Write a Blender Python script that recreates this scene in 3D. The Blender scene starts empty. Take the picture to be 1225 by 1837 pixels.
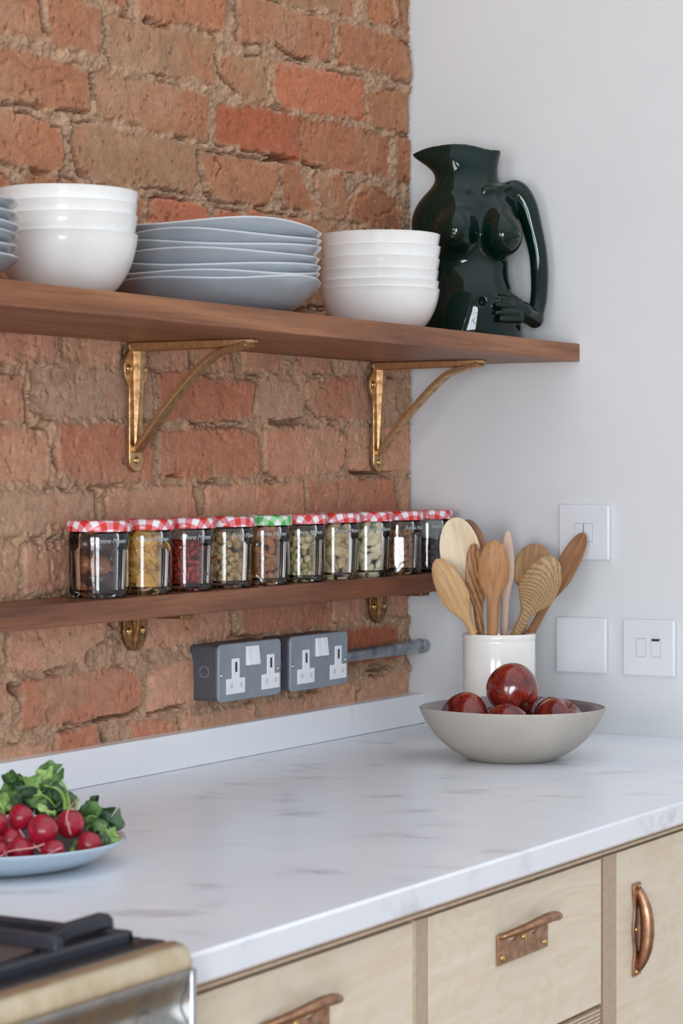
import bpy, bmesh, math, random
import numpy as np
from mathutils import Vector, Matrix, Euler

# ------------------------------------------------------------------ camera, light, exposure
sc = bpy.context.scene
COL = sc.collection
YAW = math.radians(30.13127)
CAM = Vector((-3.40155, -1.84086, 1.3106))
FWD = Vector((math.cos(YAW), math.sin(YAW), 0))      # the way the camera looks
RGT = Vector((math.sin(YAW), -math.cos(YAW), 0))     # the camera's right hand

cd = bpy.data.cameras.new('camera')
cam = bpy.data.objects.new('camera', cd); COL.objects.link(cam)
cd.sensor_fit = 'VERTICAL'; cd.sensor_height = 36.0
cd.lens = 4303 / 1837 * 36.0
cd.shift_y = -68.5 / 1837
cd.clip_start = 0.05
cd.dof.use_dof = True; cd.dof.focus_distance = 3.4; cd.dof.aperture_fstop = 11.0
cam.location = CAM
cam.rotation_euler = (math.pi / 2, 0, YAW - math.pi / 2)
sc.camera = cam

sc.view_settings.view_transform = 'Standard'
sc.view_settings.look = 'None'
sc.view_settings.gamma = 1.0
sc.view_settings.use_curve_mapping = False
sc.view_settings.exposure = 0.17
cy = sc.cycles
cy.max_bounces = 10; cy.diffuse_bounces = 4; cy.glossy_bounces = 4
cy.transmission_bounces = 8; cy.transparent_max_bounces = 40
cy.sample_clamp_indirect = 6.0
cy.caustics_reflective = False; cy.caustics_refractive = False
cy.use_denoising = True

wd = bpy.data.worlds.new('world'); sc.world = wd; wd.use_nodes = True
nt = wd.node_tree; nt.nodes.clear()
wo = nt.nodes.new('ShaderNodeOutputWorld'); bg = nt.nodes.new('ShaderNodeBackground')
tc = nt.nodes.new('ShaderNodeTexCoord'); sx = nt.nodes.new('ShaderNodeSeparateXYZ')
mr = nt.nodes.new('ShaderNodeMapRange'); cr = nt.nodes.new('ShaderNodeValToRGB')
nt.links.new(tc.outputs['Generated'], sx.inputs[0]); nt.links.new(sx.outputs['Z'], mr.inputs[0])
mr.inputs[1].default_value = -1; mr.inputs[2].default_value = 1
nt.links.new(mr.outputs[0], cr.inputs[0])
els = cr.color_ramp.elements
for pos, c in ((0.5, (0.45, 0.485, 0.54, 1)), (0.64, (0.60, 0.65, 0.72, 1))): els.new(pos).color = c
els[0].position = 0.3; els[0].color = (0.42, 0.42, 0.43, 1)
els[3].position = 0.82; els[3].color = (0.88, 0.94, 1.0, 1)
nt.links.new(cr.outputs[0], bg.inputs[0]); bg.inputs[1].default_value = 1.1
nt.links.new(bg.outputs[0], wo.inputs[0])

def area_light(name, loc, target, w, h, power, color):
    ld = bpy.data.lights.new(name, 'AREA'); ld.shape = 'RECTANGLE'
    ld.size = w; ld.size_y = h; ld.energy = power; ld.color = color
    o = bpy.data.objects.new(name, ld); COL.objects.link(o)
    o.location = loc
    o.rotation_euler = (Vector(target) - Vector(loc)).to_track_quat('-Z', 'Y').to_euler()
    return o
# daylight entering by the two windows of the end wall behind the camera
WX = -5.6
area_light('daylight_side', (WX - 0.12, -0.95, 1.15), (0, -0.95, 1.15), 1.3, 1.8, 84, (0.95, 0.97, 1.0))
area_light('daylight_rear', (WX - 0.12, -2.95, 1.15), (0, -2.95, 1.15), 1.5, 1.8, 172, (0.86, 0.93, 1.0))

# ------------------------------------------------------------------ helpers
def S(r, g, b):
    def f(v):
        v /= 255.0
        return v / 12.92 if v <= 0.04045 else ((v + 0.055) / 1.055) ** 2.4
    return (f(r), f(g), f(b), 1.0)

class NT:
    """short hand for building node trees"""
    def __init__(s, name):
        s.m = bpy.data.materials.new(name); s.m.use_nodes = True
        s.t = s.m.node_tree; s.p = s.t.nodes['Principled BSDF']; s.out = s.t.nodes['Material Output']
    def n(s, typ, **kw):
        o = s.t.nodes.new('ShaderNode' + typ)
        for k, v in kw.items(): setattr(o, k, v)
        return o
    def l(s, a, b): s.t.links.new(a, b)
    def coord(s, kind='Object', scale=(1, 1, 1), rot=(0, 0, 0), loc=(0, 0, 0)):
        c = s.n('TexCoord'); m = s.n('Mapping')
        m.inputs['Scale'].default_value = scale; m.inputs['Rotation'].default_value = rot
        m.inputs['Location'].default_value = loc
        s.l(c.outputs[kind], m.inputs[0]); return m.outputs[0]
    def noise(s, vec, scale=5, detail=4, rough=0.55, dist=0.0):
        o = s.n('TexNoise'); o.inputs['Scale'].default_value = scale; o.inputs['Detail'].default_value = detail
        o.inputs['Roughness'].default_value = rough; o.inputs['Distortion'].default_value = dist
        if vec is not None: s.l(vec, o.inputs['Vector'])
        return o.outputs[0]
    def ramp(s, val, stops):
        o = s.n('ValToRGB'); e = o.color_ramp.elements
        while len(e) < len(stops): e.new(0.5)
        for i, (p, c) in enumerate(stops):
            e[i].position = p; e[i].color = c if len(c) == 4 else (*c, 1)
        s.l(val, o.inputs[0]); return o.outputs[0]
    def mix(s, fac, a, b, mode='MIX'):
        o = s.n('Mix', data_type='RGBA', blend_type=mode)
        for i, v in ((0, fac), (6, a), (7, b)):
            if hasattr(v, 'is_output'): s.l(v, o.inputs[i])
            else: o.inputs[i].default_value = v
        return o.outputs[2]
    def math(s, op, a, b=0.0):
        o = s.n('Math', operation=op)
        for i, v in ((0, a), (1, b)):
            if hasattr(v, 'is_output'): s.l(v, o.inputs[i])
            else: o.inputs[i].default_value = v
        return o.outputs[0]
    def bump(s, h, strength=0.3, dist=0.002):
        o = s.n('Bump'); o.inputs['Strength'].default_value = strength; o.inputs['Distance'].default_value = dist
        s.l(h, o.inputs['Height']); s.l(o.outputs[0], s.p.inputs['Normal'])
    def set(s, **kw):
        names = dict(color='Base Color', rough='Roughness', metal='Metallic', coat='Coat Weight', coat_rough='Coat Roughness',
                     spec='Specular IOR Level', sss='Subsurface Weight', sheen='Sheen Weight', aniso='Anisotropic')
        for k, v in kw.items():
            i = s.p.inputs[names[k]]
            if hasattr(v, 'is_output'): s.l(v, i)
            else: i.default_value = v
        return s

def plain(name, col, rough=0.5, metal=0.0, var=0.06, scale=30, bump=0.0, coat=0.0, spec=0.5):
    t = NT(name); v = t.coord()
    f = t.noise(v, scale, 3)
    dk = tuple(c * (1 - var * 2) for c in col[:3]) + (1,)
    lt = tuple(min(1, c * (1 + var * 2)) for c in col[:3]) + (1,)
    t.set(color=t.ramp(f, [(0.3, dk), (0.7, lt)]), rough=rough, metal=metal, coat=coat, spec=spec)
    if bump: t.bump(t.noise(v, scale * 4, 4), bump, 0.001)
    return t.m

# ---- numpy noise
_rng = np.random.RandomState(7)
_LAT = _rng.rand(256, 256)
def vnoise(x, y, seed=0):
    x = x + seed * 17.31; y = y + seed * 9.77
    xi = np.floor(x).astype(int); yi = np.floor(y).astype(int)
    fx = x - xi; fy = y - yi
    fx = fx * fx * fx * (fx * (fx * 6 - 15) + 10); fy = fy * fy * fy * (fy * (fy * 6 - 15) + 10)
    a = _LAT[xi % 256, yi % 256]; b = _LAT[(xi + 1) % 256, yi % 256]
    c = _LAT[xi % 256, (yi + 1) % 256]; d = _LAT[(xi + 1) % 256, (yi + 1) % 256]
    return (a * (1 - fx) + b * fx) * (1 - fy) + (c * (1 - fx) + d * fx) * fy
def fbm(x, y, f, octv=4, seed=0, gain=0.5):
    v = 0; amp = 1; tot = 0
    for o in range(octv):
        v = v + amp * vnoise(x * f, y * f, seed + o * 3); tot += amp; amp *= gain; f *= 2.03
    return v / tot * 2 - 1
def sstep(a, b, x):
    t = np.clip((x - a) / (b - a), 0, 1); return t * t * (3 - 2 * t)

# ---- object making
def setp(o, label=None, category=None, group=None, kind=None):
    if label: o['label'] = label
    if category: o['category'] = category
    if group: o['group'] = group
    if kind: o['kind'] = kind
    return o
def thing(name, label, category, loc=(0, 0, 0), rot=(0, 0, 0), group=None):
    o = bpy.data.objects.new(name, None); COL.objects.link(o)
    o.empty_display_size = 0.02; o.location = loc; o.rotation_euler = rot
    return setp(o, label, category, group)
def obj(name, geo, mat, parent=None, loc=None, rot=None, smooth=35, bevel=0, subsurf=0, segs=2):
    """geo = (verts, faces); linked as one mesh object, in the parent's own coordinates"""
    V, F = geo
    me = bpy.data.meshes.new(name)
    me.from_pydata([tuple(map(float, v)) for v in V], [], [tuple(map(int, f)) for f in F]); me.update()
    bm = bmesh.new(); bm.from_mesh(me); bmesh.ops.recalc_face_normals(bm, faces=bm.faces); bm.to_mesh(me); bm.free()
    if smooth:
        me.polygons.foreach_set('use_smooth', [True] * len(me.polygons))
        if smooth < 180: me.set_sharp_from_angle(angle=math.radians(smooth))
    if mat: me.materials.append(mat)
    o = bpy.data.objects.new(name, me); COL.objects.link(o)
    if parent: o.parent = parent
    if loc is not None: o.location = loc
    if rot is not None: o.rotation_euler = rot
    if bevel:
        b = o.modifiers.new('bevel', 'BEVEL'); b.width = bevel; b.segments = segs; b.limit_method = 'ANGLE'; b.angle_limit = 0.6
        b.harden_normals = False
    if subsurf:
        b = o.modifiers.new('sub', 'SUBSURF'); b.levels = subsurf; b.render_levels = subsurf
    return o
def dup(o, loc=None, rot=None, label=None, group=None, parent=None, scale=None):
    c = o.copy(); COL.objects.link(c)
    if parent is not None: c.parent = parent
    if loc is not None: c.location = loc
    if rot is not None: c.rotation_euler = rot
    if scale is not None: c.scale = scale
    if label: c['label'] = label
    if group: c['group'] = group
    for ch in list(o.children): dup(ch, parent=c)
    return c

# ---- geometry: everything returns (verts, faces)
def join(*gs):
    V, F = [], []
    for v, f in gs:
        k = len(V); V += [tuple(p) for p in v]; F += [tuple(i + k for i in q) for q in f]
    return V, F
def xf(g, M):
    return [tuple(M @ Vector(p)) for p in g[0]], g[1]
def move(g, d): return [(p[0] + d[0], p[1] + d[1], p[2] + d[2]) for p in g[0]], g[1]
def box(x0, x1, y0, y1, z0, z1):
    V = [(x, y, z) for x in (x0, x1) for y in (y0, y1) for z in (z0, z1)]
    return V, [(0, 1, 3, 2), (4, 6, 7, 5), (0, 4, 5, 1), (2, 3, 7, 6), (0, 2, 6, 4), (1, 5, 7, 3)]
def prism(poly, a, b, axis='y'):
    """polygon in the plane across `axis`, extruded from a to b"""
    n = len(poly)
    def p3(u, v, w):
        return {'y': (u, w, v), 'x': (w, u, v), 'z': (u, v, w)}[axis]
    V = [p3(u, v, a) for u, v in poly] + [p3(u, v, b) for u, v in poly]
    F = [tuple(range(n)), tuple(range(2 * n - 1, n - 1, -1))] + [(i, (i + 1) % n, n + (i + 1) % n, n + i) for i in range(n)]
    return V, F
def rings(R, closed=True, cap=True):
    """loft through equal-length rings"""
    n = len(R[0]); V = [p for r in R for p in r]; F = []
    for i in range(len(R) - 1):
        for j in range(n):
            k = (j + 1) % n
            F.append((i * n + j, i * n + k, (i + 1) * n + k, (i + 1) * n + j))
    if cap: F += [tuple(range(n)), tuple(range((len(R) - 1) * n, len(R) * n))]
    return V, F
def lathe(prof, seg=48, mod=None, cap=False):
    """prof = [(r, z)...]; mod(phi, r, z, i) -> (r, z)"""
    V, F, idx = [], [], []
    for i, (r, z) in enumerate(prof):
        if r < 1e-6:
            idx.append([len(V)] * seg); V.append((0, 0, z)); continue
        row = []
        for j in range(seg):
            ph = 2 * math.pi * j / seg
            rr, zz = mod(ph, r, z, i) if mod else (r, z)
            row.append(len(V)); V.append((rr * math.cos(ph), rr * math.sin(ph), zz))
        idx.append(row)
    for i in range(len(prof) - 1):
        for j in range(seg):
            k = (j + 1) % seg
            q = (idx[i][j], idx[i][k], idx[i + 1][k], idx[i + 1][j])
            u = []
            for a in q:
                if a not in u: u.append(a)
            if len(u) > 2: F.append(tuple(u))
    return V, F
def smooth_path(P, n):
    """Catmull-Rom resample; P rows may carry radii too"""
    P = np.array(P, float); Q = np.vstack([2 * P[0] - P[1], P, 2 * P[-1] - P[-2]]); out = []
    m = len(P) - 1
    for i in range(n + 1):
        t = i / n * m; k = min(int(t), m - 1); f = t - k
        a, b, c, d = Q[k], Q[k + 1], Q[k + 2], Q[k + 3]
        out.append(0.5 * (2 * b + (c - a) * f + (2 * a - 5 * b + 4 * c - d) * f * f + (3 * b - a - 3 * c + d) * f ** 3))
    return np.array(out)
def tube(path, rad, seg=10, flat=1.0, up=(0, 0, 1), cap=True):
    """round tube along points; rad number or list; flat squashes across the `up` side"""
    P = [Vector(p) for p in path]; R = []
    for i, p in enumerate(P):
        t = (P[min(i + 1, len(P) - 1)] - P[max(i - 1, 0)]).normalized()
        u = Vector(up); s = t.cross(u)
        if s.length < 1e-4: s = t.cross(Vector((1, 0.3, 0.2)))
        s.normalize(); w = s.cross(t).normalized()
        r = rad[i] if hasattr(rad, '__len__') else rad
        R.append([tuple(p + s * (r * math.cos(a)) + w * (r * flat * math.sin(a))) for a in [2 * math.pi * k / seg for k in range(seg)]])
    return rings(R, cap=cap)
def cyl(c, r, h, axis='z', seg=24):
    V, F = lathe([(0, 0), (r, 0), (r, h), (0, h)], seg)
    if axis == 'y': V = [(x, z, y) for x, y, z in V]
    if axis == 'x': V = [(z, x, y) for x, y, z in V]
    return move((V, F), c)
def dome(c, r, h, axis, seg=16, sign=1):
    pr = [(r * math.cos(a), h * math.sin(a)) for a in [i * math.pi / 2 / 5 for i in range(6)]]
    pr[-1] = (0, h)
    V, F = lathe([(0, 0)] + pr, seg)
    if axis == 'y': V = [(x, sign * z, y) for x, y, z in V]
    if axis == 'x': V = [(sign * z, x, y) for x, y, z in V]
    return move((V, F), c)
def ball(rx, ry, rz, seg=20, rng=12, f=None):
    """ellipsoid, f(unit vec) -> radial factor"""
    V, F = lathe([(math.sin(math.pi * i / rng) if 0 < i < rng else 0, -math.cos(math.pi * i / rng)) for i in range(rng + 1)], seg)
    out = []
    for x, y, z in V:
        k = f(x, y, z) if f else 1
        out.append((x * rx * k, y * ry * k, z * rz * k))
    return out, F
def rrect(x0, x1, z0, z1, r, n=5):
    P = []
    for cx, cz, a0 in ((x1 - r, z1 - r, 0), (x0 + r, z1 - r, 90), (x0 + r, z0 + r, 180), (x1 - r, z0 + r, 270)):
        for i in range(n + 1):
            a = math.radians(a0 + 90 * i / n); P.append((cx + r * math.cos(a), cz + r * math.sin(a)))
    return P
def grid_mesh(name, P, mat, colors=None):
    """P (nx, ny, 3) array -> mesh object with optional colour attribute"""
    nx, ny = P.shape[:2]
    me = bpy.data.meshes.new(name)
    me.vertices.add(nx * ny); me.vertices.foreach_set('co', P.astype(np.float32).ravel())
    I = np.arange(nx * ny).reshape(nx, ny)
    Q = np.stack([I[:-1, :-1], I[1:, :-1], I[1:, 1:], I[:-1, 1:]], -1).reshape(-1, 4)
    me.loops.add(Q.size); me.loops.foreach_set('vertex_index', Q.ravel().astype(np.int32))
    me.polygons.add(len(Q)); me.polygons.foreach_set('loop_start', (np.arange(len(Q)) * 4).astype(np.int32))
    me.polygons.foreach_set('loop_total', np.full(len(Q), 4, np.int32))
    me.polygons.foreach_set('use_smooth', np.ones(len(Q), bool))
    me.update(); me.validate()
    if colors is not None:
        at = me.color_attributes.new('tone', 'FLOAT_COLOR', 'POINT')
        c = np.ones((nx * ny, 4), np.float32); c[:, :3] = colors.reshape(-1, 3)
        at.data.foreach_set('color', c.ravel())
    me.materials.append(mat)
    o = bpy.data.objects.new(name, me); COL.objects.link(o); return o
def surface_nets(f, lo, hi, h):
    """mesh of f < 0"""
    ax = [np.arange(lo[i], hi[i] + h, h) for i in range(3)]
    X, Y, Z = np.meshgrid(*ax, indexing='ij'); v = f(X, Y, Z)
    nx, ny, nz = v.shape
    ins = v < 0
    acc = np.zeros((nx - 1, ny - 1, nz - 1, 3)); cnt = np.zeros((nx - 1, ny - 1, nz - 1))
    cs = [(i, j, k) for i in (0, 1) for j in (0, 1) for k in (0, 1)]
    def sub(a, c): return a[c[0]:nx - 1 + c[0], c[1]:ny - 1 + c[1], c[2]:nz - 1 + c[2]]
    for a in cs:
        for d in range(3):
            if a[d] == 0:
                b = list(a); b[d] = 1
                va, vb = sub(v, a), sub(v, b); m = (va < 0) != (vb < 0)
                t = np.where(m, va / np.where(m, va - vb, 1), 0)
                for e in range(3):
                    acc[..., e] += np.where(m, a[e] + (t if e == d else 0), 0)
                cnt += m
    on = cnt > 0
    idx = -np.ones(on.shape, int); idx[on] = np.arange(on.sum())
    ijk = np.argwhere(on)
    V = (ijk + acc[on] / cnt[on][:, None]) * h + np.array(lo)
    F = []
    for d in range(3):
        e, g = [(1, 2), (2, 0), (0, 1)][d]
        sl0 = [slice(1, -1)] * 3; sl1 = [slice(1, -1)] * 3
        sl0[d] = slice(0, -1); sl1[d] = slice(1, None)
        m = ins[tuple(sl0)] != ins[tuple(sl1)]
        q = np.argwhere(m); off = np.array([1, 1, 1]); off[d] = 0; q = q + off
        fl = ins[tuple(q.T)]
        def cell(de, dg):
            c = q.copy(); c[:, e] += de; c[:, g] += dg; return idx[tuple(c.T)]
        quad = np.stack([cell(-1, -1), cell(0, -1), cell(0, 0), cell(-1, 0)], -1)
        quad[~fl] = quad[~fl][:, ::-1]
        F.append(quad)
    return V.tolist(), np.concatenate(F).tolist()
def smin(a, b, k):
    h = np.clip(0.5 + 0.5 * (b - a) / k, 0, 1); return b * (1 - h) + a * h - k * h * (1 - h)
def capsule(X, Y, Z, a, b, ra, rb):
    a = np.array(a); b = np.array(b); d = b - a
    t = np.clip(((X - a[0]) * d[0] + (Y - a[1]) * d[1] + (Z - a[2]) * d[2]) / d.dot(d), 0, 1)
    return np.sqrt((X - a[0] - t * d[0]) ** 2 + (Y - a[1] - t * d[1]) ** 2 + (Z - a[2] - t * d[2]) ** 2) - (ra + (rb - ra) * t)
def ellip(X, Y, Z, c, r):
    q = np.sqrt(((X - c[0]) / r[0]) ** 2 + ((Y - c[1]) / r[1]) ** 2 + ((Z - c[2]) / r[2]) ** 2)
    return (q - 1) * min(r)

# ------------------------------------------------------------------ materials
def m_brick():
    t = NT('brick_and_mortar'); v = t.coord()
    a = t.n('Attribute', attribute_name='tone').outputs['Color']
    n1 = t.noise(v, 55, 6, 0.65); n2 = t.noise(v, 420, 3, 0.6); n3 = t.noise(v, 160, 4, 0.7)
    c = t.mix(0.55, a, t.ramp(n1, [(0.3, (0.72, 0.7, 0.69)), (0.7, (1.3, 1.3, 1.3))]), 'MULTIPLY')
    c = t.mix(0.5, c, t.ramp(n3, [(0.3, (0.66, 0.63, 0.6)), (0.48, (1, 1, 1)), (0.75, (1.3, 1.3, 1.3))]), 'MULTIPLY')
    c = t.mix(0.4, c, t.ramp(n2, [(0.25, (0.5, 0.48, 0.45)), (0.46, (1, 1, 1)), (0.8, (1.35, 1.35, 1.35))]), 'MULTIPLY')
    t.set(color=c, rough=0.92, spec=0.2)
    h = t.math('ADD', t.math('MULTIPLY', n2, 0.5), n3)
    t.bump(h, 0.55, 0.0022); return t.m
def m_wood(name, dark, mid, light, axis='x', scale=1.0, rough=0.42, grain=1.0, coat=0.0):
    t = NT(name)
    sc_ = {'x': (1.2, 14, 14), 'y': (14, 1.2, 14), 'z': (14, 14, 1.2)}[axis]
    v = t.coord(scale=tuple(k * scale for k in sc_))
    fine = {'x': (9, 260, 260), 'y': (260, 9, 260), 'z': (260, 260, 9)}[axis]
    v2 = t.coord(scale=tuple(k * scale for k in fine))
    n1 = t.noise(v, 1.6, 5, 0.55, 1.2); n2 = t.noise(v2, 1.0, 3, 0.6)
    c = t.ramp(n1, [(0.28, dark), (0.5, mid), (0.72, light)])
    c = t.mix(0.55 * grain, c, t.ramp(n2, [(0.32, (0.5, 0.45, 0.4)), (0.5, (1, 1, 1)), (0.75, (1.2, 1.2, 1.2))]), 'MULTIPLY')
    t.set(color=c, rough=rough, coat=coat, spec=0.4); t.bump(n2, 0.12, 0.0006); return t.m
def m_ringwood(name, dark, light, scale=60, rough=0.5, rot=(0.4, 0.3, 0.2)):
    t = NT(name); v = t.coord(rot=rot, scale=(1, 1, 0.22))
    w = t.n('TexWave', wave_type='RINGS', rings_direction='Z'); w.inputs['Scale'].default_value = scale
    w.inputs['Distortion'].default_value = 3.5; w.inputs['Detail'].default_value = 2; w.inputs['Detail Scale'].default_value = 2.5
    t.l(v, w.inputs['Vector'])
    v2 = t.coord(scale=(420, 420, 30)); n2 = t.noise(v2, 1, 3, 0.6)
    c = t.ramp(w.outputs['Fac'], [(0.15, dark), (0.7, light)])
    c = t.mix(0.5, c, t.ramp(n2, [(0.3, (0.55, 0.5, 0.45)), (0.5, (1, 1, 1))]), 'MULTIPLY')
    t.set(color=c, rough=rough, spec=0.35); t.bump(n2, 0.1, 0.0004); return t.m
def m_marble():
    t = NT('white_marble')
    v = t.coord(scale=(1, 1, 1), rot=(0, 0, math.radians(-30)))
    big = t.noise(v, 2.2, 5, 0.6, 0.6)
    s = t.n('Mapping'); s.inputs['Scale'].default_value = (20, 9.5, 20); t.l(v, s.inputs[0])
    st = t.noise(s.outputs[0], 1.0, 4, 0.55, 0.2)
    dash = t.ramp(st, [(0.56, (0, 0, 0)), (0.71, (1, 1, 1))])
    mask = t.ramp(t.noise(v, 5.0, 2), [(0.42, (0, 0, 0)), (0.58, (1, 1, 1))])
    base = t.ramp(big, [(0.3, S(228, 232, 240)), (0.7, S(242, 245, 250))])
    c = t.mix(t.math('MULTIPLY', dash, t.math('MULTIPLY', mask, 0.5)), base, S(150, 153, 163))
    t.set(color=c, rough=0.26, spec=0.42); t.bump(t.noise(v, 60, 3), 0.02, 0.001); return t.m
def m_upstand():
    t = NT('marble_upstand')
    v = t.coord(scale=(16, 16, 3.2), rot=(0, 0.35, 0))
    st = t.noise(v, 1.6, 3, 0.6, 0.6)
    mk = t.ramp(t.noise(t.coord(), 14, 2), [(0.5, (0, 0, 0)), (0.66, (1, 1, 1))])
    d = t.ramp(st, [(0.6, (0, 0, 0)), (0.74, (1, 1, 1))])
    c = t.mix(t.math('MULTIPLY', d, t.math('MULTIPLY', mk, 0.7)), S(240, 242, 246), S(178, 182, 188))
    t.set(color=c, rough=0.3, spec=0.4); return t.m
def m_plaster():
    t = NT('white_plaster'); v = t.coord()
    n = t.noise(v, 3.0, 4, 0.6); n2 = t.noise(v, 26, 4, 0.55)
    t.set(color=t.ramp(n, [(0.3, S(206, 207, 208)), (0.7, S(212, 213, 214))]), rough=0.62, spec=0.3)
    t.bump(t.math('ADD', n, t.math('MULTIPLY', n2, 0.25)), 0.22, 0.006); return t.m
def m_metal(name, a, b, rough=0.3, scale=60, bump=0.1):
    t = NT(name); v = t.coord(); n = t.noise(v, scale, 5, 0.65)
    t.set(color=t.ramp(n, [(0.3, a), (0.7, b)]), metal=1.0, rough=t.ramp(n, [(0.3, (rough * 1.35,) * 3), (0.7, (rough * 0.8,) * 3)]))
    if bump: t.bump(t.noise(v, scale * 5, 4), bump, 0.0008)
    return t.m
def m_glaze(name, col, rough=0.12, speck=0.0, coat=0.3):
    t = NT(name); v = t.coord(); n = t.noise(v, 22, 3)
    c = t.ramp(n, [(0.3, tuple(k * 0.95 for k in col[:3])), (0.7, tuple(min(1, k * 1.04) for k in col[:3]))])
    if speck:
        sp = t.ramp(t.noise(v, 700, 2, 0.5), [(0.30, (0.45, 0.42, 0.4)), (0.42, (1, 1, 1))])
        c = t.mix(speck, c, sp, 'MULTIPLY')
    t.set(color=c, rough=rough, coat=coat, coat_rough=rough * 0.5)
    t.bump(t.noise(v, 14, 2), 0.03, 0.004); return t.m
def m_glass():
    t = NT('jar_glass'); t.t.nodes.remove(t.p)
    fr = t.n('Fresnel'); fr.inputs[0].default_value = 1.5
    lw = t.n('LayerWeight'); lw.inputs[0].default_value = 0.5
    tint = t.ramp(lw.outputs['Facing'], [(0.0, (0.985, 0.992, 0.988)), (0.75, (0.965, 0.98, 0.97)), (0.94, (0.68, 0.76, 0.71)), (1.0, (0.34, 0.42, 0.38))])
    tr = t.n('BsdfTransparent'); t.l(tint, tr.inputs[0])
    gl = t.n('BsdfGlossy'); gl.inputs['Roughness'].default_value = 0.03; gl.inputs[0].default_value = (1, 1, 1, 1)
    mx = t.n('MixShader'); t.l(fr.outputs[0], mx.inputs[0]); t.l(tr.outputs[0], mx.inputs[1]); t.l(gl.outputs[0], mx.inputs[2])
    t.l(mx.outputs[0], t.out.inputs[0]); return t.m
def m_gingham(name, full, half):
    t = NT(name); uv = t.n('UVMap'); sp = t.n('SeparateXYZ'); t.l(uv.outputs[0], sp.inputs[0])
    def stripe(o):
        return t.math('GREATER_THAN', t.math('FRACT', t.math('MULTIPLY', o, 1 / 0.0195)), 0.5)
    a = stripe(sp.outputs[0]); b = stripe(sp.outputs[1])
    s = t.math('MULTIPLY', t.math('ADD', a, b), 0.5)
    c = t.ramp(s, [(0.0, S(240, 240, 240)), (0.3, half), (0.8, full)])
    c.node.color_ramp.interpolation = 'CONSTANT'
    t.set(color=c, rough=0.32, coat=0.3); return t.m
def m_apple():
    t = NT('red_apple_skin'); v = t.coord(scale=(1, 1, 0.16))
    st = t.noise(v, 420, 5, 0.65); bl = t.noise(t.coord(), 26, 3)
    c = t.ramp(st, [(0.3, S(98, 20, 18)), (0.5, S(132, 34, 25)), (0.8, S(186, 92, 46))])
    c2 = t.mix(t.ramp(bl, [(0.34, (0, 0, 0)), (0.60, (1, 1, 1))]), S(84, 12, 18), c)
    dots = t.ramp(t.noise(t.coord(), 520, 1), [(0.70, (0, 0, 0)), (0.76, (1, 1, 1))])
    t.set(color=t.mix(t.math('MULTIPLY', dots, 0.35), c2, S(205, 140, 100)), rough=0.2, coat=0.5, coat_rough=0.1); return t.m
def m_ply_face():
    t = NT('birch_plywood_face'); v = t.coord(scale=(1.0, 1, 2.6))
    w = t.noise(v, 4.2, 3, 0.5, 0.9)
    fr = t.math('FRACT', t.math('MULTIPLY', w, 8))
    line = t.ramp(fr, [(0.0, (1, 1, 1)), (0.16, (0, 0, 0)), (0.55, (0, 0, 0)), (1.0, (0.9, 0.9, 0.9))])
    soft = t.noise(t.coord(scale=(3, 3, 60)), 1.5, 4)
    c = t.ramp(soft, [(0.3, S(222, 209, 188)), (0.7, S(233, 221, 201))])
    c = t.mix(t.math('MULTIPLY', line, 0.34), c, S(216, 190, 156))
    t.set(color=c, rough=0.45, spec=0.35); return t.m
def m_ply_edge(axis):
    t = NT('plywood_edge_' + axis); c_ = t.n('TexCoord'); s = t.n('SeparateXYZ'); t.l(c_.outputs['Object'], s.inputs[0])
    wob = t.math('MULTIPLY', t.noise(c_.outputs['Object'], 30, 3), 0.0007)
    f = t.math('FRACT', t.math('MULTIPLY', t.math('ADD', s.outputs[{'x': 0, 'y': 1, 'z': 2}[axis]], wob), 1 / 0.0046))
    c = t.ramp(f, [(0.0, S(222, 205, 180)), (0.40, S(214, 196, 170)), (0.52, S(140, 116, 94)), (0.86, S(156, 132, 108)), (1.0, S(222, 205, 180))])
    n = t.noise(t.coord(scale=(30, 30, 30)), 4, 3)
    t.set(color=t.mix(0.5, c, t.ramp(n, [(0.3, (0.7, 0.68, 0.65)), (0.6, (1, 1, 1))]), 'MULTIPLY'), rough=0.6); return t.m
def m_leaf(name, a, b):
    t = NT(name); v = t.coord(); n = t.noise(v, 70, 4, 0.6)
    t.set(color=t.ramp(n, [(0.3, a), (0.7, b)]), rough=0.5, spec=0.35); t.bump(t.noise(v, 220, 3), 0.4, 0.001); return t.m

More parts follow.
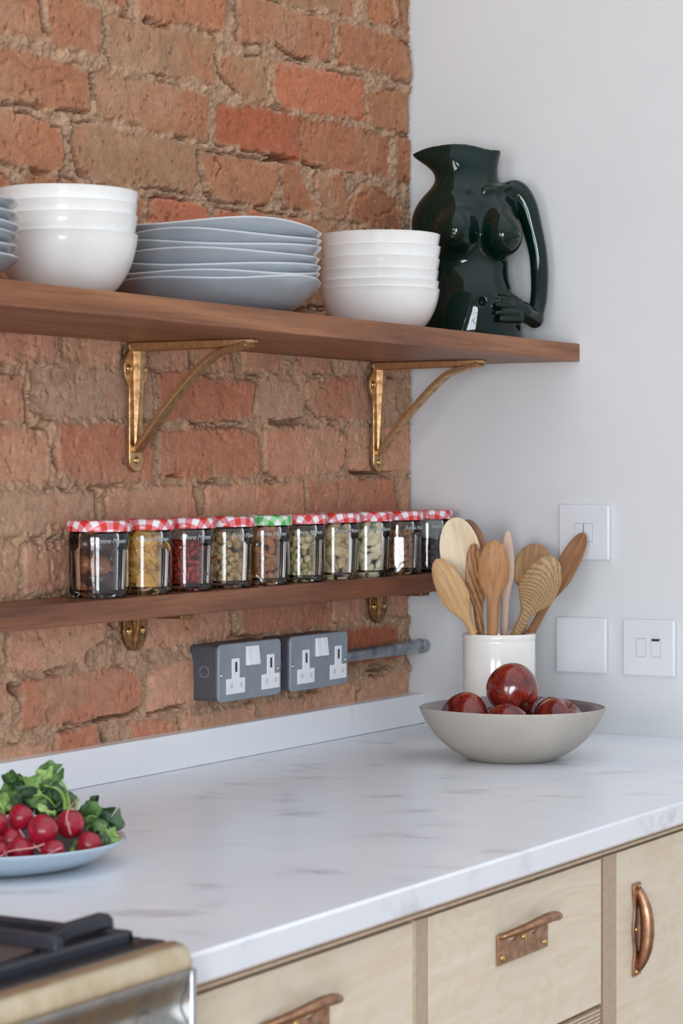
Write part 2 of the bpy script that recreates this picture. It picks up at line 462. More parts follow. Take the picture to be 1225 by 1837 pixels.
# outlines of the wall's bricks and open gaps, in mm along the wall and above the floor
BRICKS = [('n', [(-1140,1920),(-984,1934),(-968,1860),(-1140,1845)]),
('n', [(-973,1926),(-852,1919),(-852,1856),(-961,1854)]),
('n', [(-904,1984),(-796,1994),(-793,1928),(-841,1925)]),
('n', [(-774,2002),(-555,2015),(-557,1934),(-701,1926),(-770,1925)]),
('n', [(-522,1993),(-428,1998),(-341,1994),(-254,2002),(-256,1939),(-381,1930),(-413,1939),(-519,1926)]),
('d', [(-413,2069),(-197,2084),(-200,2020),(-394,2000)]),
('n', [(-151,2101),(-58,2104),(-61,2021),(-148,2016)]),
('d', [(-50,2110),(-2,2114),(-6,2024),(-47,2024)]),
('n', [(-234,1995),(-165,2006),(-15,2007),(-9,1942),(-144,1940),(-231,1939)]),
('d', [(-833,1914),(-754,1914),(-582,1923),(-582,1859),(-701,1854),(-826,1849)]),
('d', [(-574,1899),(-448,1912),(-448,1854),(-508,1844),(-545,1859),(-568,1875)]),
('r', [(-425,1906),(-373,1917),(-317,1915),(-162,1925),(-153,1862),(-388,1846),(-425,1855)]),
('n', [(-146,1912),(-11,1922),(-9,1861),(-134,1854)]),
('n', [(-1140,1829),(-998,1840),(-879,1833),(-877,1780),(-998,1775),(-1140,1764)]),
('n', [(-863,1838),(-799,1837),(-601,1841),(-602,1775),(-728,1775),(-861,1779)]),
('R', [(-568,1831),(-533,1836),(-351,1841),(-356,1778),(-483,1777),(-582,1776)]),
('n', [(-345,1840),(-205,1846),(-76,1842),(-78,1781),(-193,1778),(-278,1774),(-346,1776)]),
('n', [(-50,1847),(-4,1849),(-4,1777),(-52,1777)]),
('n', [(-1129,1755),(-1038,1762),(-1036,1737),(-1027,1756),(-998,1757),(-938,1748),(-934,1701),(-961,1694),(-1009,1693),(-1056,1695),(-1129,1693)]),
('d', [(-909,1759),(-848,1767),(-704,1767),(-629,1765),(-626,1716),(-647,1699),(-688,1700),(-810,1692),(-874,1692),(-907,1707),(-915,1734)]),
('n', [(-622,1758),(-565,1760),(-417,1763),(-405,1756),(-419,1722),(-444,1701),(-504,1698),(-574,1696),(-605,1724)]),
('n', [(-400,1766),(-359,1768),(-304,1711),(-317,1705),(-394,1704)]),
('n', [(-301,1760),(-221,1768),(-205,1712),(-231,1700),(-288,1697)]),
('n', [(-162,1762),(-105,1764),(-50,1741),(-47,1700),(-205,1700),(-202,1716)]),
('r', [(-1129,1680),(-1065,1680),(-1034,1666),(-1129,1653)]),
('n', [(-1009,1682),(-922,1687),(-892,1674),(-892,1627),(-1009,1624)]),
('r', [(-741,1679),(-602,1688),(-602,1629),(-741,1625)]),
('r', [(-574,1683),(-493,1680),(-489,1634),(-585,1631)]),
('r', [(-486,1687),(-333,1689),(-330,1639),(-486,1633)]),
('n', [(-317,1690),(-248,1694),(-244,1640),(-317,1638)]),
('n', [(-209,1689),(-47,1689),(-43,1640),(-210,1636)]),
('n', [(-1129,1645),(-1023,1654),(-1023,1609),(-1129,1603)]),
('n', [(-878,1673),(-757,1679),(-760,1625),(-878,1623)]),
('n', [(-1129,1593),(-952,1605),(-952,1555),(-1129,1546)]),
('n', [(-938,1613),(-760,1616),(-760,1558),(-938,1553)]),
('n', [(-744,1613),(-633,1618),(-633,1559),(-744,1556)]),
('n', [(-614,1616),(-381,1628),(-381,1565),(-614,1559)]),
('n', [(-362,1626),(-183,1629),(-183,1569),(-362,1565)]),
('n', [(-162,1624),(-6,1628),(-6,1571),(-162,1567)]),
('n', [(-1129,1540),(-1021,1544),(-1021,1512),(-1129,1511)]),
('n', [(-1007,1544),(-831,1548),(-831,1518),(-1007,1512)]),
('n', [(-816,1546),(-562,1549),(-562,1510),(-816,1516)]),
('n', [(-545,1550),(-317,1556),(-317,1511),(-545,1508)]),
('n', [(-298,1554),(-6,1556),(-6,1499),(-298,1510)]),
('p', [(-1129,1505),(-948,1505),(-949,1451),(-1021,1453),(-1129,1452)]),
('p', [(-929,1506),(-812,1509),(-810,1454),(-892,1452),(-929,1460)]),
('p', [(-790,1503),(-748,1501),(-749,1456),(-790,1455)]),
('p', [(-733,1498),(-647,1497),(-650,1455),(-733,1457)]),
('p', [(-637,1499),(-533,1499),(-532,1457),(-605,1456),(-637,1457)]),
('p', [(-507,1502),(-406,1500),(-413,1464),(-466,1459),(-504,1459)]),
('p', [(-358,1504),(-258,1500),(-259,1466),(-353,1462)]),
('g', [(-234,1500),(-148,1497),(-156,1463),(-234,1464)]),
('g', [(-119,1494),(-6,1492),(-6,1474),(-119,1466)]),
('p', [(-1129,1435),(-1015,1432),(-1014,1377),(-1129,1381)]),
('g', [(-1003,1440),(-904,1447),(-811,1450),(-735,1449),(-736,1386),(-811,1383),(-975,1382),(-1005,1391)]),
('q', [(-720,1445),(-647,1455),(-605,1444),(-478,1444),(-486,1391),(-548,1389),(-605,1384),(-720,1384)]),
('g', [(-462,1448),(-343,1440),(-333,1423),(-338,1392),(-440,1389),(-477,1397)]),
('q', [(-324,1418),(-278,1445),(-263,1459),(-162,1460),(-141,1441),(-141,1393),(-221,1394),(-298,1396)]),
('p', [(-343,1447),(-298,1453),(-304,1431),(-324,1427)]),
('g', [(-112,1458),(-50,1462),(-50,1401),(-112,1394)]),
('p', [(-1129,1373),(-1032,1369),(-966,1363),(-962,1301),(-1129,1301)]),
('q', [(-946,1371),(-812,1373),(-736,1369),(-739,1300),(-892,1299),(-942,1316)]),
('q', [(-720,1366),(-605,1374),(-504,1373),(-469,1365),(-459,1314),(-496,1306),(-582,1306),(-585,1334),(-591,1304),(-715,1302)]),
('p', [(-450,1375),(-238,1382),(-217,1365),(-221,1328),(-238,1312),(-406,1305),(-444,1314)]),
('p', [(-205,1383),(-6,1386),(-4,1315),(-205,1317)]),
('g', [(-1129,1290),(-998,1288),(-866,1289),(-861,1231),(-1129,1233)]),
('p', [(-836,1290),(-637,1294),(-623,1235),(-841,1235)]),
('p', [(-602,1293),(-341,1299),(-337,1237),(-602,1238)]),
('q', [(-330,1300),(-65,1304),(-61,1241),(-327,1239)]),
('p', [(-39,1305),(-2,1307),(-2,1248),(-43,1245)]),
('p', [(-1129,1221),(-1027,1219),(-1027,1161),(-1129,1162)]),
('p', [(-1012,1220),(-767,1223),(-767,1162),(-1012,1165)]),
('p', [(-752,1224),(-504,1226),(-504,1164),(-752,1164)]),
('p', [(-486,1226),(-217,1229),(-217,1167),(-486,1166)]),
('p', [(-197,1230),(-6,1232),(-6,1171),(-197,1170)]),
('p', [(-1045,1149),(-831,1148),(-848,1097),(-886,1077),(-892,1068),(-1021,1063),(-1043,1065)]),
('p', [(-757,1148),(-541,1148),(-541,1082),(-591,1080),(-757,1075)]),
('q', [(-527,1149),(-259,1150),(-258,1079),(-358,1082),(-511,1078)]),
('p', [(-248,1151),(-6,1153),(-4,1084),(-94,1084),(-248,1083)]),
('p', [(-1129,1059),(-1045,1049),(-1050,1023),(-1072,1007),(-1129,1008)]),
('q', [(-1021,1051),(-904,1055),(-793,1056),(-761,1038),(-757,999),(-778,993),(-878,993),(-940,993),(-1021,993)]),
('p', [(-741,1041),(-696,1054),(-444,1060),(-440,999),(-623,992),(-744,990)]),
('q', [(-428,1060),(-337,1061),(-337,998),(-428,1000)]),
('r', [(-317,1060),(-209,1069),(-50,1069),(-43,1017),(-183,1012),(-317,1010)]),
('p', [(-1129,978),(-973,971),(-970,924),(-1129,928)]),
('q', [(-947,979),(-863,984),(-856,936),(-952,936)]),
('q', [(-783,976),(-680,978),(-664,932),(-783,936)]),
('p', [(-661,978),(-481,980),(-474,933),(-658,931)]),
('p', [(-459,978),(-317,981),(-190,987),(-183,935),(-456,935)]),
('p', [(-169,989),(-2,991),(2,933),(-169,935)]), ]
GAPS = [([(-979,1914),(-976,1888),(-970,1873),(-963,1867)], 4),
([(-848,1915),(-841,1894),(-841,1869),(-828,1851)], 4),
([(-875,1829),(-868,1817),(-864,1796)], 5),
([(-526,1988),(-523,1961),(-522,1931)], 4),
([(-251,1994),(-246,1963)], 3),
([(-413,1937),(-373,1928),(-320,1929)], 4),
([(-585,1896),(-574,1874),(-526,1854)], 2),
([(-431,1771),(-365,1773)], 9),
([(-350,1841),(-348,1776)], 3),
([(-341,1774),(-276,1773)], 5),
([(-914,1754),(-916,1726),(-902,1701),(-890,1693)], 4),
([(-625,1751),(-616,1729),(-602,1703),(-584,1693)], 6),
([(-307,1762),(-307,1729)], 5),
([(-577,1755),(-562,1741),(-580,1727)], 1.5),
([(-530,1497),(-527,1461)], 6),
([(-434,1386),(-337,1387)], 6),
([(-472,1439),(-483,1403)], 5),
([(-338,1406),(-332,1392)], 5),
([(-324,1417),(-301,1396)], 3),
([(-251,1480),(-246,1468)], 6),
([(-214,1379),(-207,1353),(-217,1323)], 5),
([(-191,1314),(-76,1312)], 5),
([(-65,1300),(-56,1257)], 6),
([(-952,1337),(-947,1319)], 8),
([(-1015,1422),(-1009,1377)], 4),
([(-866,1282),(-863,1242)], 4),
([(-843,1143),(-823,1113)], 9),
([(-886,1073),(-880,1078)], 5),
([(-1043,1047),(-1027,1037)], 8),
([(-1058,1009),(-1069,1003)], 7),
([(-856,990),(-761,993)], 4),
([(-744,989),(-661,992)], 3),
([(-533,1117),(-533,1089)], 4),
([(-253,1116),(-253,1086)], 4),
([(-541,1082),(-444,1076)], 2),
([(-139,1001),(-65,1006)], 3),
([(-48,1030),(-43,1070)], 4),
([(-24,1784),(-6,1772)], 7),
([(-54,1444),(-50,1417)], 8),
([(-732,1363),(-725,1348)], 5),
([(-633,1287),(-619,1253)], 7),
([(-337,1296),(-333,1257)], 3),
([(-647,1382),(-605,1381)], 3),
([(-701,1305),(-661,1308)], 3),
([(-853,967),(-843,961)], 7),
([(-669,974),(-662,951)], 4),
([(-796,1934),(-792,1954)], 3),
([(-67,2027),(-47,2004),(-9,1997)], 4),
([(-39,2076),(-35,2033)], 5),
([(-750,1918),(-735,1919)], 7),]

# ------------------------------------------------------------------ the setting
def poly_sd(px, py, poly):
    P = np.array(poly, float) / 1000.0; n = len(P)
    d2 = np.full(px.shape, 1e9); ins = np.zeros(px.shape, bool)
    for i in range(n):
        a, b = P[i], P[(i + 1) % n]; e = b - a
        t = np.clip(((px - a[0]) * e[0] + (py - a[1]) * e[1]) / (e.dot(e) + 1e-12), 0, 1)
        d2 = np.minimum(d2, (px - a[0] - t * e[0]) ** 2 + (py - a[1] - t * e[1]) ** 2)
        cr_ = ((a[1] > py) != (b[1] > py))
        with np.errstate(divide='ignore', invalid='ignore'):
            xi = (b[0] - a[0]) * (py - a[1]) / (b[1] - a[1] if b[1] != a[1] else 1e-9) + a[0]
        ins ^= cr_ & (px < xi)
    return np.where(ins, 1, -1) * np.sqrt(d2)

def build_brick_wall():
    rr = random.Random(3)
    bricks = list(BRICKS)
    # plain running courses beyond the part worked brick by brick
    for c in range(34):
        z0 = 20 + c * 84; x = -5700 + (c % 2) * 120
        while x < 0:
            w = 222 if rr.random() < 0.72 else 108
            x1 = min(x + w, -6)
            far = x1 < -1150 or z0 > 2060 or z0 + 74 < 900
            if far and x1 - x > 30:
                j = lambda: rr.randint(-3, 3)
                bricks.append((rr.choice('nnnrdpp'), [(x + j(), z0 + 74 + j()), (x1 + j(), z0 + 74 + j()), (x1 + j(), z0 + j()), (x + j(), z0 + j())]))
            x = x1 + 12
    xs = np.concatenate([np.arange(-5.6, -3.0, 0.06), np.arange(-3.0, -1.17, 0.012), np.arange(-1.17, -0.0001, 0.0022), [0.0]])
    zs = np.concatenate([np.arange(0.0, 0.93, 0.02), np.arange(0.93, 2.06, 0.0019), np.arange(2.06, 2.75, 0.009)])
    X, Z = np.meshgrid(xs, zs, indexing='ij')
    wx = X + fbm(X, Z, 38, 3, 1) * 0.0036 + fbm(X, Z, 190, 3, 2) * 0.0022
    wz = Z + fbm(X, Z, 38, 3, 4) * 0.0036 + fbm(X, Z, 190, 3, 5) * 0.0022
    best = np.full(X.shape, -1.0); bid = np.full(X.shape, -1)
    for k, (kind, poly) in enumerate(bricks):
        P = np.array(poly) / 1000.0
        i0, i1 = np.searchsorted(xs, [P[:, 0].min() - .03, P[:, 0].max() + .03])
        j0, j1 = np.searchsorted(zs, [P[:, 1].min() - .03, P[:, 1].max() + .03])
        if i1 <= i0 or j1 <= j0: continue
        s = (slice(i0, i1), slice(j0, j1))
        d = poly_sd(wx[s], wz[s], poly)
        m = d > best[s]
        best[s] = np.where(m, d, best[s]); bid[s] = np.where(m, k, bid[s])
    best = best + 0.0022
    tones = dict(q=(190, 128, 101), n=(172, 118, 87), r=(184, 113, 84), R=(168, 98, 70), d=(166, 125, 95), p=(202, 152, 124), g=(192, 154, 128))  # kinds used mostly on upper courses painted darker to offset light from above
    n = len(bricks); tone = np.zeros((n + 1, 3)); lvl = np.zeros(n + 1); tx = np.zeros(n + 1); tz = np.zeros(n + 1); cxs = np.zeros(n + 1); czs = np.zeros(n + 1)
    for k, (kind, poly) in enumerate(bricks):
        f = 1 + rr.uniform(-.07, .07); g = rr.uniform(-.05, .05)
        b = S(*tones[kind]); tone[k] = (b[0] * f, b[1] * (f - g), b[2] * (f - g))
        lvl[k] = rr.uniform(-.003, .002); tx[k] = rr.uniform(-.02, .02); tz[k] = rr.uniform(-.03, .03)
        P = np.array(poly) / 1000.0; cxs[k], czs[k] = P.mean(0)
    face = lvl[bid] + (X - cxs[bid]) * tx[bid] + (Z - czs[bid]) * tz[bid]
    face = face + fbm(X, Z, 18, 3, 8) * 0.0016 + fbm(X, Z, 160, 3, 9) * 0.0006
    pit = sstep(.55, .72, fbm(X * .8, Z * .55, 150, 2, 11)); face = face - pit * 0.0045
    scr = sstep(.72, .86, 1 - np.abs(fbm(X * 0.55 + Z * 0.1, Z, 30, 3, 31)) * 2.2) * sstep(.1, .5, fbm(X, Z, 9, 2, 32)); face = face - scr * 0.002
    rough = fbm(X, Z, 46, 4, 12); lump = np.abs(fbm(X, Z, 105, 4, 14)); grit = fbm(X, Z, 330, 3, 15)
    mort = -0.0040 + rough * 0.0075 + (0.5 - lump) * 0.0075 + grit * 0.0024
    t = sstep(-0.0015, 0.0045, best)
    h = mort * (1 - t) + face * t
    # an undercut line where brick and mortar have parted, here and there
    crack = np.exp(-((best + 0.0012) / 0.0013) ** 2) * sstep(.05, .25, fbm(X, Z, 17, 3, 20))
    h = h - crack * 0.014
    for pts, w in GAPS:
        P = np.array(pts) / 1000.0; w_ = w / 1000.0
        i0, i1 = np.searchsorted(xs, [P[:, 0].min() - .02, P[:, 0].max() + .02])
        j0, j1 = np.searchsorted(zs, [P[:, 1].min() - .02, P[:, 1].max() + .02])
        s = (slice(i0, i1), slice(j0, j1)); d = np.full(X[s].shape, 9.0)
        for a, b in zip(P[:-1], P[1:]):
            e = b - a; q = np.clip(((wx[s] - a[0]) * e[0] + (wz[s] - a[1]) * e[1]) / (e.dot(e) + 1e-12), 0, 1)
            d = np.minimum(d, np.hypot(wx[s] - a[0] - q * e[0], wz[s] - a[1] - q * e[1]))
        w2 = (w_ * 0.6 + 0.0014) * (1 + 0.5 * rough[s])
        h[s] -= (1 - sstep(w2 * 0.55, w2, d)) * (0.014 + w_ * 2.6)
    # little open holes along the joints
    hole = sstep(.50, .66, fbm(X, Z, 95, 2, 70)) * sstep(.012, .003, np.abs(best)) * sstep(-.1, .3, fbm(X, Z, 14, 2, 71))
    h = h - hole * 0.012
    h = np.clip(h, -0.046, 0.009)
    h -= sstep(-0.014, 0.0, X + fbm(X * 0, Z, 60, 3, 40) * 0.004) * 0.006      # ragged end at the corner
    h = np.where(Z < 0.93, np.minimum(h, -0.004), h)
    P3 = np.stack([X, -h, Z], -1)
    dust = sstep(-.15, .55, fbm(X, Z, 9, 4, 50)) * .42
    film = np.array(S(186, 154, 126)[:3]); mo = np.array(S(178, 145, 118)[:3])
    br = tone[bid] * (1 - dust[..., None]) + film * dust[..., None]
    red = sstep(.25, .6, fbm(X, Z, 16, 4, 52))[..., None] * .4
    br = br * (1 - red) + np.array(S(182, 114, 84)[:3]) * red
    dark = sstep(.35, .7, fbm(X, Z, 24, 4, 54))[..., None] * .3
    br = br * (1 - dark) + np.array(S(132, 102, 86)[:3]) * dark
    mo_ = mo * (1 + 0.16 * fbm(X, Z, 30, 4, 56))[..., None]
    tc_ = sstep(-0.002, 0.0065, best + fbm(X, Z, 55, 4, 60) * .0085)[..., None]
    colr = mo_ * (1 - tc_) + br * tc_
    spot = (sstep(.66, .8, fbm(X, Z, 75, 3, 64)) * .7)[..., None]
    colr = colr * (1 - spot) + np.array(S(120, 72, 54)[:3]) * spot * tc_ + colr * spot * (1 - tc_)
    w = grid_mesh('wall_left', P3, m_brick(), colr)
    return setp(w, 'bare brick wall of old red bricks with crumbling sandy mortar', 'wall', kind='structure')
build_brick_wall()
PL = m_plaster()
setp(obj('wall_right', box(0.0, 0.09, -4.4, 0.09, 0, 2.75), PL, smooth=0), 'smooth white painted plaster wall meeting the brick', 'wall', kind='structure')
setp(obj('floor', box(-5.7, 0.09, -4.4, 0.0, -0.05, 0), m_wood('oak_floor', S(120, 92, 66), S(150, 118, 86), S(172, 140, 104), 'x', 1), smooth=0), 'oak board floor under the cabinets', 'floor', kind='structure')
# end wall behind the camera with its two windows
wall_b = []
wy = [(-4.4, -3.7), (-2.2, -1.6), (-0.3, 0.0)]
for a, b in wy: wall_b.append(box(WX - 0.1, WX, a, b, 0, 2.75))
for a, b in ((-3.7, -2.2), (-1.6, -0.3)):
    wall_b.append(box(WX - 0.1, WX, a, b, 0, 0.25)); wall_b.append(box(WX - 0.1, WX, a, b, 2.05, 2.75))
setp(obj('wall_back', join(*wall_b), PL, smooth=0), 'white wall with two tall windows at the far end', 'wall', kind='structure')
WP = plain('white_window_paint', S(232, 232, 230), 0.4)
for i, (a, b) in enumerate(((-1.6, -0.3), (-3.7, -2.2))):
    g = [box(WX - 0.08, WX - 0.02, a, a + .05, .25, 2.05), box(WX - 0.08, WX - 0.02, b - .05, b, .25, 2.05),
         box(WX - 0.08, WX - 0.02, a, b, .25, .31), box(WX - 0.08, WX - 0.02, a, b, 1.99, 2.05), box(WX - 0.07, WX - 0.03, a, b, .82, .86), box(WX - 0.07, WX - 0.03, a, b, 1.40, 1.44)]
    for k in (1, 2):
        yy = a + (b - a) * k / 3; g.append(box(WX - 0.07, WX - 0.03, yy - .016, yy + .016, .25, 2.05))
    setp(obj('window_%d' % (i + 1), join(*g), WP, smooth=0), 'white sash window with slim glazing bars' + (' nearer the brick wall' if i == 0 else ' farther from the brick wall'), 'window', kind='structure')

# ------------------------------------------------------------------ worktop, upstand, cabinets
TOP = 0.91
wt = obj('worktop', box(-1.775, 0.0, -0.73, -0.001, TOP - 0.028, TOP), m_marble(), bevel=0.003, smooth=35)
setp(wt, 'long white marble worktop with faint grey veins over the cabinets', 'worktop')
us = obj('upstand', box(-1.775, -0.0005, -0.021, 0.006, TOP + 0.0003, TOP + 0.0485), m_upstand(), bevel=0.0012)
setp(us, 'low white marble upstand along the foot of the brick wall', 'upstand')

PF = m_ply_face(); PEZ = m_ply_edge('z'); PEX = m_ply_edge('x')
BRONZE = m_metal('aged_bronze', S(140, 104, 82), S(190, 148, 118), 0.38, 90, 0.15)
BRASS_S = m_metal('bright_brass', S(190, 150, 80), S(236, 205, 130), 0.2, 60, 0.0)
FY = -0.708
CB = TOP - 0.0285
def screw(parent, c, r, mat, axis='y', sign=-1, name='screw'):
    return obj(name, join(dome((0, 0, 0), r, r * 0.62, axis, 14, sign)), mat, parent, loc=c, smooth=60)
def bin_pull(parent, cx, cz):
    """plate against the drawer front with an arched bar springing from its upper corners"""
    h = obj('handle', None or prism([(-.061, -.020)] + [(.061, -.020)] + [(.061, .012), (.046, .013), (.036, .003), (.024, .000), (.012, .006), (0, .0095), (-.012, .006), (-.024, .000), (-.036, .003), (-.046, .013), (-.061, .012)], -.0035, 0, 'y'), BRONZE, parent, loc=(cx, FY, cz), bevel=.0006)
    path, rad = [], []
    for i in range(25):
        u = -1 + 2 * i / 24
        path.append((0.059 * u + .004 * (1 - u * u), -0.003 - 0.029 * (1 - abs(u) ** 2.6), 0.010 + 0.014 * (1 - u * u)))
        rad.append(0.0042 + 0.0032 * (1 - u * u) ** 0.7)
    obj('grip', tube(path, rad, 14, 0.72), BRONZE, h, smooth=180)
    for sx_, sz_ in ((-.052, -.013), (.052, -.013), (0, .0015)):
        screw(h, (sx_, -.0035, sz_), .0036, BRASS_S)
    return h
def drawer(parent, x0, x1, z0, z1):
    d = obj('drawer', join(box(x0, x1, FY, FY + .018, z0, z1)), PF, parent, bevel=.0008)
    bin_pull(d, (x0 + x1) / 2, z0 + (z1 - z0) * .668)
    return d
def cabinet(x0, x1, kind, label):
    """carcass of ply: right-hand upright, rail under the worktop, back"""
    t = thing('base_cabinet', label, 'cabinet', (0, 0, 0))
    th = 0.026 if kind != 'door' else 0.02
    ux = 0.013
    obj('carcass', join(box(x0, x1 - 0.012, -.03, -.022, 0.1, CB), box(x0, x1 - .012, FY + .03, -.03, .1, .118)), PF, t)
    r = obj('rail', box(x0, x1, FY + .002, FY + .06, CB - .0145, CB), PEZ, t, bevel=.0005)
    obj('upright', box(x1 - (0.026 if kind == 'one' else 0.038), x1, FY - .001, -.03, 0.1, CB - .015), PEX, t, bevel=.0005)
    return t
XA, XB, XC = (-1.772, -1.279), (-1.279, -0.810), (-0.810, -0.002)
for (x0, x1), kind, up, lab in ((XA, 'one', .026, 'birch plywood cabinet beside the cooker, its bronze pull cut off by the photo'),
                                (XB, 'two', .038, 'middle birch plywood cabinet with one whole drawer and horizontal bronze pull'),
                                (XC, 'door', .02, 'birch plywood cabinet with a tall door and upright bronze handle')):
    t = cabinet(x0, x1, kind, lab)
    a, b = x0 + .0035, x1 - up - .003
    if kind != 'door':
        drawer(t, a, b, .698, .8655)
        obj('rail', box(x0, x1 - up - .0005, FY + .002, FY + .06, .671, .694), PEZ, t, bevel=.0005)
        d2 = obj('drawer', box(a, b, FY, FY + .018, .40, .667), PF, t, bevel=.0008)
        bin_pull(d2, (a + b) / 2, .58)
    else:
        m = (a + b) / 2
        for p, q in ((a, m - .001), (m + .001, b)):
            d = obj('door', box(p, q, FY, FY + .018, .12, .8655), PF, t, bevel=.0008)
            hx = p + .054 if p == a else q - .054
            if p != a: continue
            pl = [(-.0105, -.055), (.0105, -.055), (.0105, -.042), (.0065, -.026), (.0105, -.008), (.0115, 0), (.0105, .008), (.0065, .026), (.0105, .042), (.0105, .055), (-.0105, .055), (-.0105, .042), (-.0065, .026), (-.0105, .008), (-.0115, 0), (-.0105, -.008), (-.0065, -.026), (-.0105, -.042)]
            h = obj('handle', prism(pl, -.0035, 0, 'y'), BRONZE, d, loc=(hx, FY, .768), bevel=.0006)
            path, rad = [], []
            for i in range(25):
                u = -1 + 2 * i / 24
                path.append((.003, -0.002 - 0.0125 * (1 - abs(u) ** 2.4), 0.049 * u)); rad.append(0.0042 + 0.0044 * (1 - u * u) ** .8)
            obj('grip', tube(path, rad, 14, 0.8, up=(1, 0, 0)), BRONZE, h, smooth=180)
            for sx_, sz_ in ((.006, .050), (-.004, 0), (-.004, -.050)): screw(h, (sx_, -.0035, sz_), .003, BRASS_S)

# ------------------------------------------------------------------ shelves and brackets
WD = m_wood('dark_iroko', S(92, 53, 32), S(132, 82, 52), S(158, 106, 70), 'x', 1.0, 0.45, 1.0)
ST = 1.512
s1 = obj('shelf', box(-1.75, -0.0005, -0.2937, -0.003, ST - 0.0275, ST), WD, bevel=.0012)
setp(s1, 'thick dark wooden upper shelf carrying the crockery and green jug', 'shelf')
def lz(x): return 1.1562 + x * 0.0018                    # top of the lower shelf: it sags a little to the left
V, F = box(-1.45, -0.0005, -0.0965, -0.003, 0, 1)
V = [(x, y, lz(x) - (0.0285 if z == 0 else 0)) for x, y, z in V]
s2 = obj('shelf', (V, F), m_wood('dark_iroko_narrow', S(90, 50, 32), S(124, 74, 48), S(150, 98, 66), 'x', 1.0, 0.38, 0.9), bevel=.0012)
setp(s2, 'narrow dark wooden lower shelf carrying the row of jars', 'shelf')

BR = m_metal('cast_bronze', S(158, 120, 84), S(220, 182, 136), 0.4, 120, 0.25)
def plate_outline(z0, z1, r_low, oval_c, ow, oh, n=14):
    """strip with a rounded foot and an oval swelling near the head"""
    right = []
    for i in range(41):
        z = z0 + (z1 - z0) * i / 40
        w = r_low
        if z < z0 + r_low: w = math.sqrt(max(0, r_low ** 2 - (z0 + r_low - z) ** 2))
        q = (z - oval_c) / oh
        if abs(q) < 1: w = max(w, ow * math.sqrt(1 - q * q))
        right.append((max(w, .0008), z))
    return right + [(-w, z) for w, z in reversed(right)]
def bracket(label, x, ztop, zfoot, tip, group):
    t = thing('shelf_bracket', label, 'bracket', (x, -0.002, zfoot), group=group)
    H = ztop - zfoot
    p = obj('wall_plate', prism(plate_outline(0, H - .001, .0155, H * .80, .0265, .030), -.0062, -.0004, 'y'), BR, t, bevel=.0012)
    for sx_, sz_ in ((-.017, H * .80), (.017, H * .80), (0, .016)): screw(p, (sx_, -.006, sz_), .0052, BRASS_S)
    # tapering rib down the plate
    obj('rib', rings([[(-.0055, -.005, .034), (.0055, -.005, .034), (.0038, -.009, .034), (-.0038, -.009, .034)],
                      [(-.0075, -.005, H * .6), (.0075, -.005, H * .6), (.005, -.014, H * .6), (-.005, -.014, H * .6)],
                      [(-.0085, -.005, H - .002), (.0085, -.005, H - .002), (.006, -.018, H - .002), (-.006, -.018, H - .002)]]), BR, t, bevel=.001)
    obj('arm', rings([[(-.013, -.002, H - .012), (.013, -.002, H - .012), (.016, -.002, H - .0003), (-.016, -.002, H - .0003)],
                      [(-.011, -tip + .05, H - .0105), (.011, -tip + .05, H - .0105), (.0145, -tip + .05, H - .0003), (-.0145, -tip + .05, H - .0003)],
                      [(-.010, -tip + .016, H - .006), (.010, -tip + .016, H - .006), (.013, -tip + .016, H - .0003), (-.013, -tip + .016, H - .0003)],
                      [(-.006, -tip, H - .0045), (.006, -tip, H - .0045), (.006, -tip, H - .0003), (-.006, -tip, H - .0003)]]), BR, t, bevel=.001)
    C_ = smooth_path([(-.006, .028), (-.034, .062), (-.064, .095), (-.096, .126), (-.126, H - .022), (-.155, H - .012), (-tip + .008, H - .006)], 26)
    R = []
    for i, (y, z) in enumerate(C_):
        a, b = C_[max(i - 1, 0)], C_[min(i + 1, len(C_) - 1)]
        d = Vector((b[0] - a[0], b[1] - a[1])).normalized(); nx, nz = -d[1], d[0]
        w = .0095 + .002 * i / 26; th_ = .0034
        R.append([(-w, y + nx * th_, z + nz * th_), (w, y + nx * th_, z + nz * th_), (w, y - nx * th_, z - nz * th_), (-w, y - nx * th_, z - nz * th_)])
    obj('strut', rings(R), BR, t, bevel=.0009)
    return t
G1 = 'bronze brackets of the upper shelf'
bracket('bronze shelf bracket under the tall white bowls and grey plates', -0.785, ST - .0275, 1.3125, .192, G1)
bracket('bronze shelf bracket at the white corner end of the upper shelf', -0.127, ST - .0275, 1.3125, .192, G1)
BR2 = m_metal('dark_bronze', S(100, 74, 48), S(172, 130, 88), 0.38, 120, 0.25)
def small_bracket(label, x):
    zt = lz(x) - .0285
    t = thing('shelf_bracket', label, 'bracket', (x, -0.002, zt - .0505), group='bronze brackets of the lower shelf')
    ol = [(.027 * math.cos(a), .029 + .029 * math.sin(a)) for a in [math.pi + math.pi * i / 16 for i in range(17)]] + [(.026, .0495), (-.026, .0495)]
    p = obj('wall_plate', prism(ol, -.0062, -.0004, 'y'), BR2, t, bevel=.0012)
    for sx_ in (-.0155, .0155): screw(p, (sx_, -.006, .027), .0052, BRASS_S)
    obj('rib', rings([[(-.004, -.005, .003), (.004, -.005, .003), (.003, -.008, .003), (-.003, -.008, .003)],
                      [(-.0055, -.005, .049), (.0055, -.005, .049), (.004, -.015, .049), (-.004, -.015, .049)]]), BR2, t, bevel=.001)
    obj('arm', box(-.014, .014, -.088, -.002, .0448, .0502), BR2, t, bevel=.001)
small_bracket('dark bronze bracket plate under the lower shelf by the dried mango jar', -0.787)
small_bracket('dark bronze bracket plate under the lower shelf above the right socket', -0.127)

